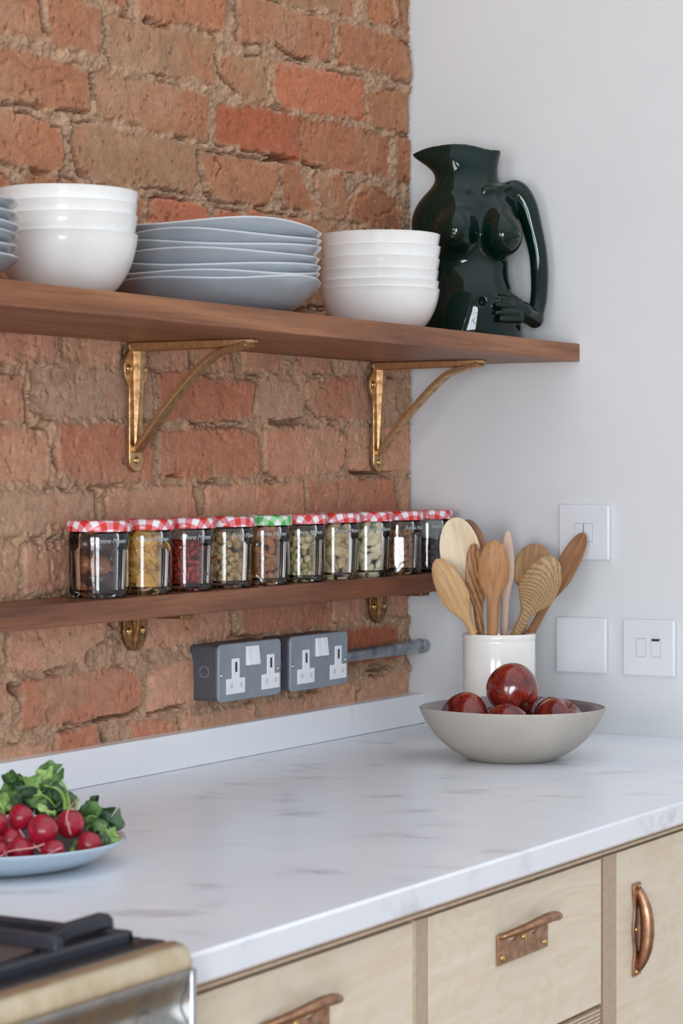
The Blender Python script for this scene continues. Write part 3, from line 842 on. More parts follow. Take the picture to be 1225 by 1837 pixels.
# ------------------------------------------------------------------ sockets, conduit, switch plates
MET = plain('blue_grey_hammered_metal', S(140, 148, 159), 0.42, 0.15, 0.04, 40, 0.05)
MET_D = plain('dark_grey_metal_box', S(84, 86, 95), 0.5, 0.2, 0.04, 40, 0.08)
WPL = plain('white_plastic', S(236, 238, 242), 0.28, 0, 0.01, 10)
HOLE = plain('dark_slot', S(30, 30, 34), 0.6, 0, 0.0)
STEEL = m_metal('screw_steel', S(150, 150, 150), S(205, 205, 205), 0.3, 60, 0.0)
def socket(label, x0, x1, zc=1.036):
    t = thing('wall_socket', label, 'socket', ((x0 + x1) / 2, 0, zc), group='metal double sockets on the brick wall')
    w = (x1 - x0) / 2; hh = .0398
    b = obj('back_box', prism(rrect(-w + .001, w - .001, -hh + .001, hh - .001, .007), -.040, .006, 'y'), MET_D, t, bevel=.001)
    ring = [(-w + .0004, -.0205 + .0075 * math.sin(a), .002 + .0075 * math.cos(a)) for a in [2 * math.pi * i / 20 for i in range(21)]]
    obj('knockout', tube(ring, .0007, 6), MET, b, smooth=180)
    f = obj('face_plate', prism(rrect(-w, w, -hh, hh, .0085), -.0452, -.0402, 'y'), MET, t, bevel=.0016, segs=3)
    s = w / .0815
    for sx_ in (-.0785, .0785): screw(f, (sx_ * s * .95, -.0452, -.003), .0037, STEEL)
    for k, cx in enumerate((-.040 * s, .052 * s)):
        ins = [(-.0235, -.0175), (.0235, -.0175), (.0235, .004), (.0095, .004), (.0095, .0315), (-.0095, .0315), (-.0095, .004), (-.0235, .004)]
        i_ = obj('outlet', prism(ins, -.0465, -.0448, 'y'), WPL, f, loc=(cx, 0, -.0125), bevel=.0006)
        obj('slot', box(-.0022, .0022, -.0469, -.0455, .0125, .0265), HOLE, i_)
        for hx in (-.0125, .0125): obj('slot', box(hx - .0042, hx + .0042, -.0468, -.0455, -.0095, -.0025), plain('shutter_grey', S(212, 214, 219), .4), i_, bevel=.0004)
    for k, cx in enumerate((-.0082, .0082)):
        rk = [(-.0448, -.0135), (-.0448, .0135), (-.0472, .0135), (-.0502, -.0125), (-.0492, -.0135)]
        obj('rocker_switch', move(prism([(y, z) for y, z in rk], -.0078, .0078, 'x'), (cx + .003, 0, .0205)), WPL, f, bevel=.0006)
    return t
socket('grey metal double socket with dark side box in view, beneath the almond jar', -.642, -.4795)
socket('grey metal double socket joined to the galvanised conduit', -.4535, -.2885)
GALV = m_metal('galvanised_steel', S(120, 126, 134), S(196, 202, 208), 0.38, 45, 0.12)
cp = obj('conduit_coupler', join(cyl((-.481, -.021, 1.034), .0105, .0285, 'x', 24)), MET_D, smooth=40)
setp(cp, 'short dark coupler pipe joining the two metal sockets', 'pipe')
t = thing('conduit_pipe', 'galvanised steel conduit running from socket into white wall', 'pipe', (-.2895, -.021, 1.0345))
obj('tube', cyl((0, 0, 0), .0102, .291, 'x', 28), GALV, t, smooth=40)
obj('bush', join(cyl((.272, 0, 0), .0112, .0185, 'x', 28)), GALV, t, smooth=40, bevel=.001)
WPP = plain('white_switch_plastic', S(215, 216, 220), 0.25, 0, 0.01, 10)
def wall_plate(label, yc, zc, kind):
    t = thing('switch_plate', label, 'switch', (0, yc, zc), group='white plates on the plaster wall')
    f = obj('face', prism(rrect(-.043, .043, -.043, .043, .003), -.0095, .0004, 'x'), WPP, t, bevel=.0032, segs=4)
    for sy in (-.0305, .0305): obj('screw_cap', cyl((-.0099, sy, 0), .0042, .0012, 'x', 20), WPP, f, bevel=.0002)
    LINE = plain('recess_shade_grey', S(150, 154, 162), .5)  # flat grey plates paint the shadow gap round rockers and fuse carrier
    if kind == 'switch':
        obj('shade_line', prism(rrect(-.0152, .0152, -.0142, .0142, .0008), -.0097, -.009, 'x'), LINE, f)
        for cy_ in (.0078, -.0078):
            obj('rocker', prism([(-.0092, -.0135), (-.0092, .0135), (-.0102, .0135), (-.0128, -.0115), (-.0118, -.0135)], cy_ - .0066, cy_ + .0066, 'y') , WPP, f, bevel=.0004)
    if kind == 'fused':
        for ya, yb in ((.0042, .0198), (-.0204, -.0056)): obj('shade_line', prism(rrect(ya, yb, -.0142, .0142, .0008), -.0097, -.009, 'x'), LINE, f)
        obj('fuse_carrier', prism(rrect(-.0072, .0072, -.0135, .0135, .0008), -.0104, -.009, 'x'), WPP, f, loc=(0, .012, 0), bevel=.0003)
        r_ = obj('rocker', prism([(-.0092, -.0135), (-.0092, .0135), (-.0124, .0105), (-.0106, -.0135)], -.0198, -.0062, 'y'), WPP, f, bevel=.0004)
        obj('marker', prism([(-.0190, .0108), (-.0070, .0108), (-.0062, .0136), (-.0182, .0136)], -.0131, -.0100, 'x'), HOLE, f)
    return t
wall_plate('white double light switch plate behind the wooden spatula tip', -.3043, 1.2203, 'switch')
wall_plate('blank white wall plate beside the utensil pot', -.2994, 1.0458, 'blank')
wall_plate('white fused spur plate with rocker and black mark', -.4119, 1.0456, 'fused')

# ------------------------------------------------------------------ crockery on the upper shelf
WHITE = m_glaze('white_glaze', S(240, 240, 238), 0.12)
GREY = m_glaze('blue_grey_glaze', S(160, 169, 177), 0.2)
RIM = m_glaze('pale_rim_glaze', S(204, 210, 214), 0.2)
def bowl_geo(R, H, foot, t=.0032, amax=74, seg=64):
    A = math.radians(amax); out = [(0, .002), (foot * .84, .002), (foot * .88, 0), (foot * .98, 0.0)]; inn = []
    f = lambda u: (foot + (R - foot) * math.sin(A * u) / math.sin(A), H * (1 - math.cos(A * u)) / (1 - math.cos(A)))
    for i in range(15): out.append(f(max(i / 14, .02)))
    top = [(R + .0003, H + .0006), (R - t * .4, H + .0014), (R - t * .9, H + .0006)]
    for i in range(13, 0, -1):
        r, z = f(i / 14); k = i / 14
        inn.append((max(r - t * (.4 + .6 * k), .001), z + t * (1 - .6 * k)))
    return lathe(out + top + inn + [(foot * .6, t + .0028), (0, t + .0024)], seg)
def coupe_geo(R, H, foot, t=.0045, seg=80, wob=0.0016, sd=0.0):
    pr = [(0, .0015), (foot * .9, .0015), (foot * .93, 0), (foot, 0)]
    for i in range(1, 13):
        u = i / 12; pr.append((foot + (R - foot) * u ** .86, H * (u ** 1.9 * .86 + .14 * u)))
    pr[-1] = (R - .0006, H - .0012); pr += [(R, H), (R - .0014, H + .0012), (R - .0045, H + .0002)]
    for i in range(11, 0, -1):
        u = i / 12; pr.append((foot + (R - foot) * u ** .86 - t * .55, H * (u ** 1.9 * .86 + .14 * u) + t * .8))
    pr += [(foot * .6, t * .9), (0, t * .9)]
    def mod(ph, r, z, i):
        k = max(0, (r - foot) / (R - foot))
        return r * (1 + .004 * k * math.sin(2 * ph + sd)), z + wob * k * k * (math.sin(2 * ph + sd) + .7 * math.sin(3 * ph + 2 * sd) + .4 * math.sin(4 * ph + .3 + sd))
    return lathe(pr, seg, mod)
ordinal = ['bottom', 'second', 'third', 'fourth', 'fifth', 'sixth', 'seventh']
def stack(name, cat, geo, mat, at, rims, H, label, group, rng, smooth=50, jit=.0015, tilt=.004):
    src = None; n = len(rims)
    for i, rz in enumerate(rims):
        z = ST + .0003 + rz - H
        pos = ((at[0] + rng.uniform(-jit, jit)) if i else at[0], (at[1] + rng.uniform(-jit, jit)) if i else at[1], z)
        rot = (rng.uniform(-tilt, tilt) if i else 0, rng.uniform(-tilt, tilt) if i else 0, rng.uniform(0, 6.28))
        which = 'topmost' if i == n - 1 else ordinal[i] + (' from the bottom' if i else '')
        lab = label % which
        if src is None:
            src = obj(name, geo, mat, loc=pos, rot=rot, smooth=smooth); setp(src, lab, cat, group)
            if mat is GREY:
                src.data.materials.append(RIM)
                for p in src.data.polygons:
                    if 15 <= p.index // 80 <= 17: p.material_index = 1      # the lip
        else: dup(src, pos, rot, lab, group)
rg = random.Random(11)
# far left grey plates, deep white bowls, wide grey plates, shallow white bowls
stack('dinner_plate', 'plate', coupe_geo(.134, .028, .07, sd=1.0), GREY, (-1.44, -.152), [.0285, .0405, .0528, .0630, .0735, .0855], .0282,
      'blue-grey plate, %s of the small stack cut by the left photo edge', 'grey plates at the left end of the shelf', rg, jit=.003)
stack('deep_bowl', 'bowl', bowl_geo(.0835, .0765, .030, amax=80), WHITE, (-1.133, -.152), [.0768, .0985, .1125, .1275], .0765,
      'deep white bowl, %s of the stack beside the wide grey plates', 'deep white bowls', rg, tilt=.012)
stack('dinner_plate', 'plate', coupe_geo(.134, .0425, .066, sd=2.4, wob=.0027), GREY, (-.808, -.150), [.0428, .0508, .0605, .0745, .0862, .0985, .1115], .0425,
      'wide blue-grey plate, %s of the tall stack between the white bowls', 'wide grey plates in the middle of the shelf', rg, tilt=.006)
stack('shallow_bowl', 'bowl', bowl_geo(.0860, .0625, .042, amax=78), WHITE, (-.3806, -.152), [.0628, .0740, .0890, .1060, .1240, .1410], .0625,
      'shallow white bowl, %s of the stack next to the green jug', 'shallow white bowls', rg)

# ------------------------------------------------------------------ green torso jug
def jug_sdf(X, Y, Z):
    k = .000863
    def X_(p): return (p - 845) * k
    def Z_(p): return (850 - p) * k + 1.3106 - ST
    rows = [(617, 757, 938, .064), (600, 755, 938, .066), (570, 754, 932, .065), (545, 756, 925, .061), (525, 760, 919, .057), (504, 763, 914, .053), (473, 760, 912, .052),
            (450, 749, 918, .054), (420, 738, 924, .056), (392, 738, 926, .054), (372, 745, 925, .052), (358, 754, 921, .049), (345, 766, 912, .045), (334, 776, 901, .041),
            (322, 781, 894, .038), (310, 778, 893, .037), (300, 768, 893.5, .037), (290, 754, 894.5, .037), (283, 742, 896, .036), (277, 737, 897.5, .035), (270, 738, 899, .034), (255, 740, 901, .033)]
    zz = np.array([Z_(r[0]) for r in rows]); o = np.argsort(zz); zz = zz[o]
    xl = np.array([X_(r[1]) for r in rows])[o]; xr = np.array([X_(r[2]) for r in rows])[o]; bb = np.array([r[3] for r in rows])[o]
    zf = np.linspace(zz[0], zz[-1], 400)
    def sm(a):
        v = np.interp(zf, zz, a); kx = np.hanning(31); kx /= kx.sum()
        return np.convolve(np.pad(v, 15, 'edge'), kx, 'valid')
    L = np.interp(Z, zf, sm(xl)); R_ = np.interp(Z, zf, sm(xr)); B = np.interp(Z, zf, sm(bb))
    a = (R_ - L) / 2; cx = (R_ + L) / 2
    # the spout narrows to a lip: depth falls off towards the left end high up
    lip = np.clip((Z - Z_(318)) / (Z_(275) - Z_(318)), 0, 1)
    Beff = B * (1 - .55 * lip * np.clip((-(X - X_(812))) / .07, 0, 1))
    e = np.abs((X - cx) / a) ** 2.15 + np.abs(Y / Beff) ** 2.15
    f = (e ** (1 / 2.15) - 1) * np.minimum(a, Beff)
    inner = f + .0045
    # chest, belly, hips
    f = smin(f, ellip(X, Y, Z, (X_(897), -.042, Z_(428)), (.0290, .040, .0345)), .016)
    f = smin(f, ellip(X, Y, Z, (X_(815), -.046, Z_(420)), (.0290, .040, .0345)), .016)
    f = smin(f, capsule(X, Y, Z, (X_(893), -.036, Z_(385)), (X_(898), -.050, Z_(425)), .017, .026), .014)
    f = smin(f, capsule(X, Y, Z, (X_(822), -.036, Z_(380)), (X_(815), -.052, Z_(418)), .017, .026), .014)
    f = smin(f, ellip(X, Y, Z, (X_(920), -.073, Z_(431)), (.0042, .006, .0042)), .004)
    f = smin(f, ellip(X, Y, Z, (X_(806), -.0815, Z_(435)), (.0042, .005, .0042)), .004)
    f = smin(f, ellip(X, Y, Z, (X_(858), -.030, Z_(540)), (.042, .036, .050)), .02)
    f = np.maximum(f, -(ellip(X, Y, Z, (X_(860), -.072, Z_(547)), (.0062, .011, .0075))))
    # collar bones and the hollow between them
    f = smin(f, capsule(X, Y, Z, (X_(868), -.043, Z_(347)), (X_(912), -.024, Z_(338)), .0045, .004), .008)
    f = smin(f, capsule(X, Y, Z, (X_(838), -.044, Z_(347)), (X_(790), -.026, Z_(340)), .0045, .004), .008)
    # right arm: shoulder, elbow, forearm turned back to the hip, hand flat on it
    arm = [(905, 352, 0, 22), (925, 345, .0, 22), (943, 368, .0, 20), (955, 410, .0, 18), (964, 450, .0, 16.5), (967.5, 490, .0, 16), (966, 535, -.002, 15), (958, 572, -.008, 14.5)]
    arm = smooth_path(arm, 40); A = None
    for p, q in zip(arm[:-1], arm[1:]):
        c = capsule(X, Y, Z, (X_(p[0]), p[2], Z_(p[1])), (X_(q[0]), q[2], Z_(q[1])), p[3] * k, q[3] * k)
        A = c if A is None else np.minimum(A, c)
    hand = smin(capsule(X, Y, Z, (X_(958), -.010, Z_(574)), (X_(934), -.034, Z_(562)), 15 * k, 17 * k),
                capsule(X, Y, Z, (X_(934), -.034, Z_(562)), (X_(916), -.048, Z_(556)), 18 * k, 15 * k), .004)
    for (x0, y0, d0), (x1, y1, d1) in (((924, 545, -.046), (892, 541, -.062)), ((922, 555, -.052), (886, 553, -.070)), ((924, 566, -.054), (886, 567, -.072)), ((928, 577, -.050), (893, 579, -.070))):
        hand = smin(hand, capsule(X, Y, Z, (X_(x0), d0, Z_(y0)), (X_(x1), d1, Z_(y1)), 7.4 * k, 5.6 * k), .0022)
    hand = smin(hand, capsule(X, Y, Z, (X_(934), -.028, Z_(549)), (X_(910), -.042, Z_(533)), 8 * k, 5.5 * k), .003)
    A = smin(A, hand, .006)
    f = smin(f, A, .007)
    # open mouth with a waved rim
    rx_ = np.linspace(X_(730), X_(905), 200); rz_ = np.interp(rx_, [X_(735), X_(745), X_(770), X_(810), X_(840), X_(866), X_(876), X_(900)], [Z_(279), Z_(274), Z_(266), Z_(262), Z_(264), Z_(270), Z_(272.5), Z_(270)])
    rz_ = np.convolve(np.pad(rz_, 12, 'edge'), np.ones(25) / 25, 'valid'); rim = np.interp(X, rx_, rz_)
    f = np.maximum(f, Z - rim)
    f = np.maximum(f, -np.maximum(inner, .05 - Z))
    return np.maximum(f, .0005 - Z)
JG = NT('dark_green_glaze'); JG.set(color=S(3, 30, 24), rough=0.05, spec=0.4); JG.bump(JG.noise(JG.coord(), 18, 2), .02, .004)
jg = obj('torso_jug', surface_nets(jug_sdf, (-.10, -.10, -.003), (.126, .076, .312), .0016), JG.m, loc=(-.0885, -.150, ST), rot=(0, 0, YAW - math.pi / 2), smooth=180)
sm_ = jg.modifiers.new('smooth', 'SMOOTH'); sm_.factor = .5; sm_.iterations = 10
setp(jg, 'glossy dark green jug shaped as a torso, arm as its handle', 'jug')

# ------------------------------------------------------------------ jars on the lower shelf
GLASS = m_glass()
RED = m_gingham('red_gingham', S(214, 46, 34), S(230, 132, 142))
GRN = m_gingham('green_gingham', S(74, 176, 84), S(160, 214, 158))
JR, JH = .0395, .0915
def jar_geo():
    fac = 10; flat = .952
    pr = [(0, .004), (.026, .0035), (.030, .0005), (.0335, 0), (.0362, .002), (.0374, .006)]
    pr += [(.0378, z) for z in (.014, .024, .036, .048, .056, .0590, .0615)] + [(.0382, .064), (.0384, .072), (.0383, .0785), (.0372, .0815), (.0366, .083), (.0368, .0905), (.0350, .0915)]
    inn = [(.0345, .090), (.0346, .083), (.0356, .080), (.0362, .076), (.0358, .060), (.0352, .030), (.0345, .010), (.031, .0068), (.02, .0062), (0, .006)]
    def mod(ph, r, z, i):
        if z < .0635 and r > .03 and i < len(pr):
            m = (ph + math.pi / fac) % (2 * math.pi / fac) - math.pi / fac
            rf = min(r, r * flat / math.cos(m))
            arch = .0605 - .004 * abs(m / (math.pi / fac)) ** 3
            k = 1 - min(1, max(0, (z - arch) / .0025)) if z > .05 else min(1, max(0, (z - .001) / .006))
            return r + (rf - r) * k, z
        return r, z
    return lathe(pr + inn, 120, mod)
def lid_geo():
    pr = [(0, .0128), (.031, .0128), (.0325, .0136), (.0375, .0140), (.0398, .0130), (.0409, .0105), (.0411, .004), (.0413, .0012), (.0408, 0), (.0398, .0004), (.0397, .0095), (.036, .0118), (0, .0118)]
    return lathe(pr, 64)
def add_lid_uv(me):
    uv = me.uv_layers.new(name='print')
    for lp in me.loops:
        x, y, z = me.vertices[lp.vertex_index].co
        r = math.hypot(x, y); k = (r + max(0, .0130 - z)) / r if r > 1e-6 else 1
        if r < .0385: k = 1
        uv.data[lp.index].uv = (x * k + .3, y * k + .3)
def text_mesh(name, s, size, extrude, R, shear=.3):
    """lettering wrapped round a cylinder of radius R, centred on -Y"""
    cu = bpy.data.curves.new(name, 'FONT'); cu.body = s; cu.size = size; cu.extrude = extrude; cu.shear = shear
    cu.align_x = 'CENTER'; cu.resolution_u = 3; cu.space_character = .92
    o = bpy.data.objects.new(name, cu); COL.objects.link(o)
    me = bpy.data.meshes.new_from_object(o.evaluated_get(bpy.context.evaluated_depsgraph_get()))
    bpy.data.objects.remove(o); bpy.data.curves.remove(cu)
    for v in me.vertices:
        a = v.co.x / R; r = R + v.co.z; z = v.co.y
        v.co = (r * math.sin(a), -r * math.cos(a), z)
    return me
EMB = plain('embossed_glass_lettering', S(176, 184, 184), 0.15, 0, 0.0)
jx = [-.929 + .0981 * i for i in range(10)]
JY = -.0505
jars = []
what = ['dried figs', 'dried mango slices', 'red goji berries', 'pale dried mulberries', 'almonds', 'shelled pistachios and hazelnuts', 'brazil nuts', 'cashews', 'walnut pieces', 'raisins']
jlab = ['glass jar of dark dried figs, red gingham lid, leftmost of the row', 'glass jar of yellow dried mango slices, red gingham lid', 'glass jar of red goji berries, red gingham lid',
        'glass jar of knobbly pale dried mulberries, red gingham lid', 'glass jar of almonds with the only green gingham lid', 'glass jar of mixed pistachios and hazelnuts, red gingham lid',
        'glass jar of brown and cream brazil nuts, red gingham lid', 'glass jar of pale cashews, red gingham lid', 'glass jar of broken brown walnuts, red gingham lid',
        'half empty glass jar of dark raisins nearest the white wall, red gingham lid']
rj = random.Random(5)
for i, x in enumerate(jx):
    z = lz(x) + .0002
    rot = rj.uniform(-.15, .35) + .42
    if i == 0:
        J = thing('jar', jlab[0], 'jar', (x, JY, z), (0, 0, 0), 'preserve jars in a row on the lower shelf')
        obj('glass_body', jar_geo(), GLASS, J, smooth=28)
        ld = obj('lid', lid_geo(), RED, J, loc=(0, 0, .0832), smooth=50); add_lid_uv(ld.data)
        tm = text_mesh('embossed_lettering', 'Bonne Maman', .0086, .0003, .0384); tm.materials.append(EMB)
        tx_ = bpy.data.objects.new('embossed_lettering', tm); COL.objects.link(tx_); tx_.parent = J; tx_.location = (0, 0, .0690)
    else:
        J = dup(jars[0], (x, JY, z), None, jlab[i])
    J.rotation_euler = (0, 0, -rot + .1)
    for ch in J.children:
        if ch.name.startswith('lid'):
            ch.rotation_euler = (0, 0, rj.uniform(0, 6.28))
            if i == 4:
                ch.data = ch.data.copy(); ch.data.materials.clear(); ch.data.materials.append(GRN)
    jars.append(J)

def pack(n, r, zmax, seed, tries=14, R=.0335, zfloor=.0072, flat=1.0):
    """drop n balls one by one into the lowest place found; returns centres"""
    g = np.random.RandomState(seed); P = np.zeros((0, 3)); out = []
    for k in range(n):
        bz = None
        for t in range(tries):
            q = (R - r) * math.sqrt(g.rand() if g.rand() < .5 else .55 + .45 * g.rand()); a = g.rand() * 2 * math.pi
            x, y = q * math.cos(a), q * math.sin(a); z = zfloor + r * flat
            if len(P):
                d2 = (P[:, 0] - x) ** 2 + (P[:, 1] - y) ** 2; m = d2 < (2 * r) ** 2
                if m.any(): z = max(z, (P[m, 2] + np.sqrt((2 * r) ** 2 - d2[m]) * flat).max())
            if bz is None or z < bz[2]: bz = (x, y, z)
        if bz[2] + r * flat > zmax: continue
        P = np.vstack([P, bz]); out.append(bz)
    return out
view2 = Vector((-FWD.x, -FWD.y))
def seen(p, j, r, deep=1.0):
    """keep what shows through the glass: the shell turned to the room, and the top"""
    w = Vector((jx[j] - CAM.x, JY - CAM.y)).normalized() * -1
    q = math.hypot(p[0], p[1]); toward = p[0] * w.x + p[1] * w.y
    return q > (.0335 - r) - r * 1.6 * deep and toward > -.012
def nut_mat(name, cols, rough=.5, scale=140, bump=.4, stretch=(1, 1, 1)):
    t = NT(name); n = t.noise(t.coord(scale=stretch), scale, 4, .6)
    oi = t.n('ObjectInfo'); k = len(cols)
    t.set(color=t.mix(.35, t.ramp(n, [(.25 + .5 * i / max(1, k - 1), c) for i, c in enumerate(cols)]), t.ramp(oi.outputs['Random'], [(0, (.55, .52, .5)), (1, (1.3, 1.3, 1.3))]), 'MULTIPLY'), rough=rough)
    t.bump(n, bump, .0012); return t.m
def fill(j, name, cat, label, group, geos, mats, n, r, zmax, flat=1.0, rots=None, deep=1.0, smooth=180, scale=(.9, 1.12), lay=None):
    g = random.Random(100 + j); protos = {}
    for p in pack(n, r, zmax, 40 + j, flat=flat):
        if not seen(p, j, r, deep) and p[2] < zmax - 3.2 * r: continue
        gi = g.randrange(len(geos)); mi = gi % len(mats)
        pos = (jx[j] + p[0], JY + p[1], lz(jx[j]) + p[2])
        if lay == 'wall':       # lies against the glass, broad side out
            a = math.atan2(p[1], p[0]); e = Matrix.Rotation(a, 3, 'Z') @ Matrix.Rotation(math.pi / 2 + g.uniform(-.35, .35), 3, 'Y') @ Matrix.Rotation(g.uniform(0, 6.28), 3, 'Z')
            rot = e.to_euler()
        elif lay == 'flat': rot = (g.uniform(-.45, .45), g.uniform(-.45, .45), g.uniform(0, 6.28))
        else: rot = (g.uniform(0, 6.28), g.uniform(0, 6.28), g.uniform(0, 6.28))
        s = g.uniform(*scale); key = gi
        nm, ct, lb = (name[mi], cat[mi], label[mi]) if isinstance(name, list) else (name, cat, label)
        gp = group[mi] if isinstance(group, list) else group
        if key not in protos:
            protos[key] = setp(obj(nm, geos[gi], mats[mi], loc=pos, rot=rot, smooth=smooth), lb, ct, gp); protos[key].scale = (s, s, s)
        else: dup(protos[key], pos, rot, scale=(s, s, s))
def lumpy(rx, ry, rz, seed, amp=.18, f=2.2, seg=14, rng=9):
    def k(x, y, z):
        return 1 + amp * math.sin(f * 2.1 * x + seed) * math.cos(f * 1.7 * y + seed * 1.3) + amp * .7 * math.sin(f * 2.9 * z + seed * 2.1 + x * 3)
    return ball(rx, ry, rz, seg, rng, k)
def strip(L, w, t, bend, twist, seed, n=12, m=7):
    """a leathery slice: curled irregular strip with thickness"""
    g = random.Random(seed); ph = [g.uniform(0, 6.28) for _ in range(5)]; R = []
    for i in range(n + 1):
        u = i / n * 2 - 1; hw = w * math.sqrt(max(.03, 1 - abs(u) ** 2.6)) * (1 + .18 * math.sin(3 * u + ph[0]))
        top, bot = [], []
        for k in range(m + 1):
            v = k / m * 2 - 1
            x = L * u; y = hw * v; z = bend * (u * u) + bend * .8 * v * v * math.sin(u + ph[1]) + .0016 * math.sin(5 * u + 4 * v + ph[2])
            a = twist * u; y, z = y * math.cos(a) - z * math.sin(a), y * math.sin(a) + z * math.cos(a)
            top.append((x, y, z + t / 2)); bot.append((x, y, z - t / 2))
        R.append(top + bot[::-1])
    return rings(R)
def almond(seed):
    return ball(.0056, .0040, .0115, 16, 12, lambda x, y, z: (1 - .34 * max(0, z) ** 1.4 + .03 * math.sin(9 * math.atan2(y, x))))
def cashew(seed):
    P = [(.0080 * math.sin(a), 0, .0075 * math.cos(a)) for a in [-1.5 + 3.0 * i / 14 for i in range(15)]]
    rad = [.0058 * (max(.02, 1 - abs(i / 7 - 1) ** 3.2)) ** .5 * (1.15 - .02 * i) for i in range(15)]
    return tube(P, rad, 12, .82, up=(0, 1, 0))
def brazil(seed):
    return ball(.0082, .0074, .0155, 18, 12, lambda x, y, z: 1 + .13 * math.cos(3 * math.atan2(y, x)) - .18 * z * z * z)
FIG = nut_mat('fig_skin', [S(84, 46, 36), S(136, 78, 50), S(186, 118, 72)], .4, 60)
FIGD = nut_mat('dark_prune_skin', [S(34, 22, 24), S(62, 40, 40), S(92, 62, 58)], .3, 60)
fill(0, 'dried_fig', 'fig', 'dark dried fig inside the leftmost glass jar', 'dried figs in the leftmost jar',
     [lumpy(.0145, .0140, .0075, 1, .1), lumpy(.0135, .0145, .0085, 2.3, .1), lumpy(.0140, .0130, .0080, 4.1, .12)], [FIG, FIGD, FIGD], 60, .0100, .076, .8, lay='wall')
MANGO = nut_mat('dried_mango', [S(206, 142, 54), S(232, 178, 88), S(246, 208, 130)], .42, 50, .3)
fill(1, 'dried_mango_slice', 'dried fruit', 'curled yellow dried mango slice inside the jar beside the figs', 'dried mango slices in the second jar',
     [strip(.019, .0105, .0026, .007, .7, 1), strip(.0165, .0115, .0028, -.006, -.5, 2), strip(.0175, .009, .0026, .008, 1.0, 3), strip(.014, .011, .003, .005, .3, 4)], [MANGO], 70, .0092, .078, .62, lay='wall', smooth=60)
GOJI = nut_mat('goji_skin', [S(120, 26, 24), S(168, 42, 34), S(200, 70, 50)], .45, 260, .6)
fill(2, 'goji_berry', 'berry', 'wrinkled red goji berry inside the red jar next to the mango', 'goji berries in the third jar',
     [lumpy(.0090, .0034, .0034, .4, .2, 3), lumpy(.0080, .0037, .0032, 1.9, .22, 3), lumpy(.0095, .0033, .0030, 3.3, .22, 3)], [GOJI], 420, .0040, .066, .95)
MUL = nut_mat('mulberry_skin', [S(158, 116, 70), S(208, 168, 114), S(236, 208, 160)], .6, 260, .9)
fill(3, 'dried_mulberry', 'berry', 'knobbly pale dried mulberry in the jar before the green lid', 'dried mulberries in the fourth jar',
     [lumpy(.0062, .0058, .0060, 1, .26, 5), lumpy(.0056, .0056, .0066, 2, .28, 5), lumpy(.0060, .0052, .0058, 3, .28, 5)], [MUL], 300, .0051, .078)
ALM = nut_mat('almond_skin', [S(138, 80, 46), S(178, 112, 68), S(206, 146, 98)], .55, 90, .5, (6, 6, .5))
fill(4, 'almond', 'nut', 'brown almond inside the jar with the green lid', 'almonds in the green lidded jar', [xf(almond(1), Matrix.Rotation(math.pi / 2, 4, 'X'))], [ALM], 230, .0057, .084, .85, lay='wall', scale=(.95, 1.15))
PIS = nut_mat('pistachio_kernel', [S(150, 150, 84), S(186, 176, 108), S(140, 96, 90)], .55, 110)
HAZ = nut_mat('hazelnut_kernel', [S(190, 154, 104), S(222, 194, 146), S(236, 216, 176)], .55, 90)
fill(5, ['pistachio', 'hazelnut', 'pistachio', 'hazelnut'], ['nut'] * 4, ['greenish shelled pistachio in the jar right of the almonds', 'cream hazelnut in the jar right of the almonds'] * 2,
     ['pistachios in the mixed nut jar', 'hazelnuts in the mixed nut jar'] * 2, [lumpy(.0075, .0044, .0042, 1, .1), lumpy(.0058, .0056, .0058, 2, .08), lumpy(.0070, .0046, .0040, 3, .12), lumpy(.0054, .0058, .0056, 1.4, .08)], [PIS, HAZ, PIS, HAZ], 300, .0049, .074)
BRZ = nut_mat('brazil_kernel', [S(96, 58, 40), S(206, 178, 132), S(232, 210, 168)], .5, 34)
fill(6, 'brazil_nut', 'nut', 'cream and brown brazil nut inside the jar beside the cashews', 'brazil nuts in the seventh jar', [xf(brazil(1), Matrix.Rotation(math.pi / 2, 4, 'X'))], [BRZ], 110, .0077, .080, .95, lay='wall')
CSH = nut_mat('cashew_kernel', [S(216, 196, 152), S(234, 218, 180), S(244, 234, 206)], .5, 60, .2)
fill(7, 'cashew', 'nut', 'pale curved cashew inside the eighth glass jar', 'cashews in the eighth jar', [xf(cashew(1), Matrix.Rotation(math.pi / 2, 4, 'X'))], [CSH], 220, .0060, .083, .85, lay='wall')
WAL = nut_mat('walnut_kernel', [S(104, 62, 34), S(166, 110, 64), S(212, 164, 110)], .6, 150, .9)
fill(8, 'walnut_piece', 'nut', 'brown broken walnut piece inside the ninth jar', 'walnut pieces in the ninth jar',
     [lumpy(.0085, .0060, .0048, 1, .34, 5, 18, 12), lumpy(.0075, .0065, .0052, 2, .36, 6, 18, 12), lumpy(.0065, .0058, .0060, 3, .36, 5, 18, 12)], [WAL], 240, .0055, .074)
RAI = nut_mat('raisin_skin', [S(36, 22, 26), S(62, 40, 42), S(96, 70, 66)], .45, 220, .8)
fill(9, 'raisin', 'dried fruit', 'dark wrinkled raisin in the jar nearest the white wall', 'raisins in the last jar',
     [lumpy(.0066, .0052, .0048, 1, .24, 5), lumpy(.0058, .0056, .0050, 2, .26, 5)], [RAI], 240, .0046, .052)

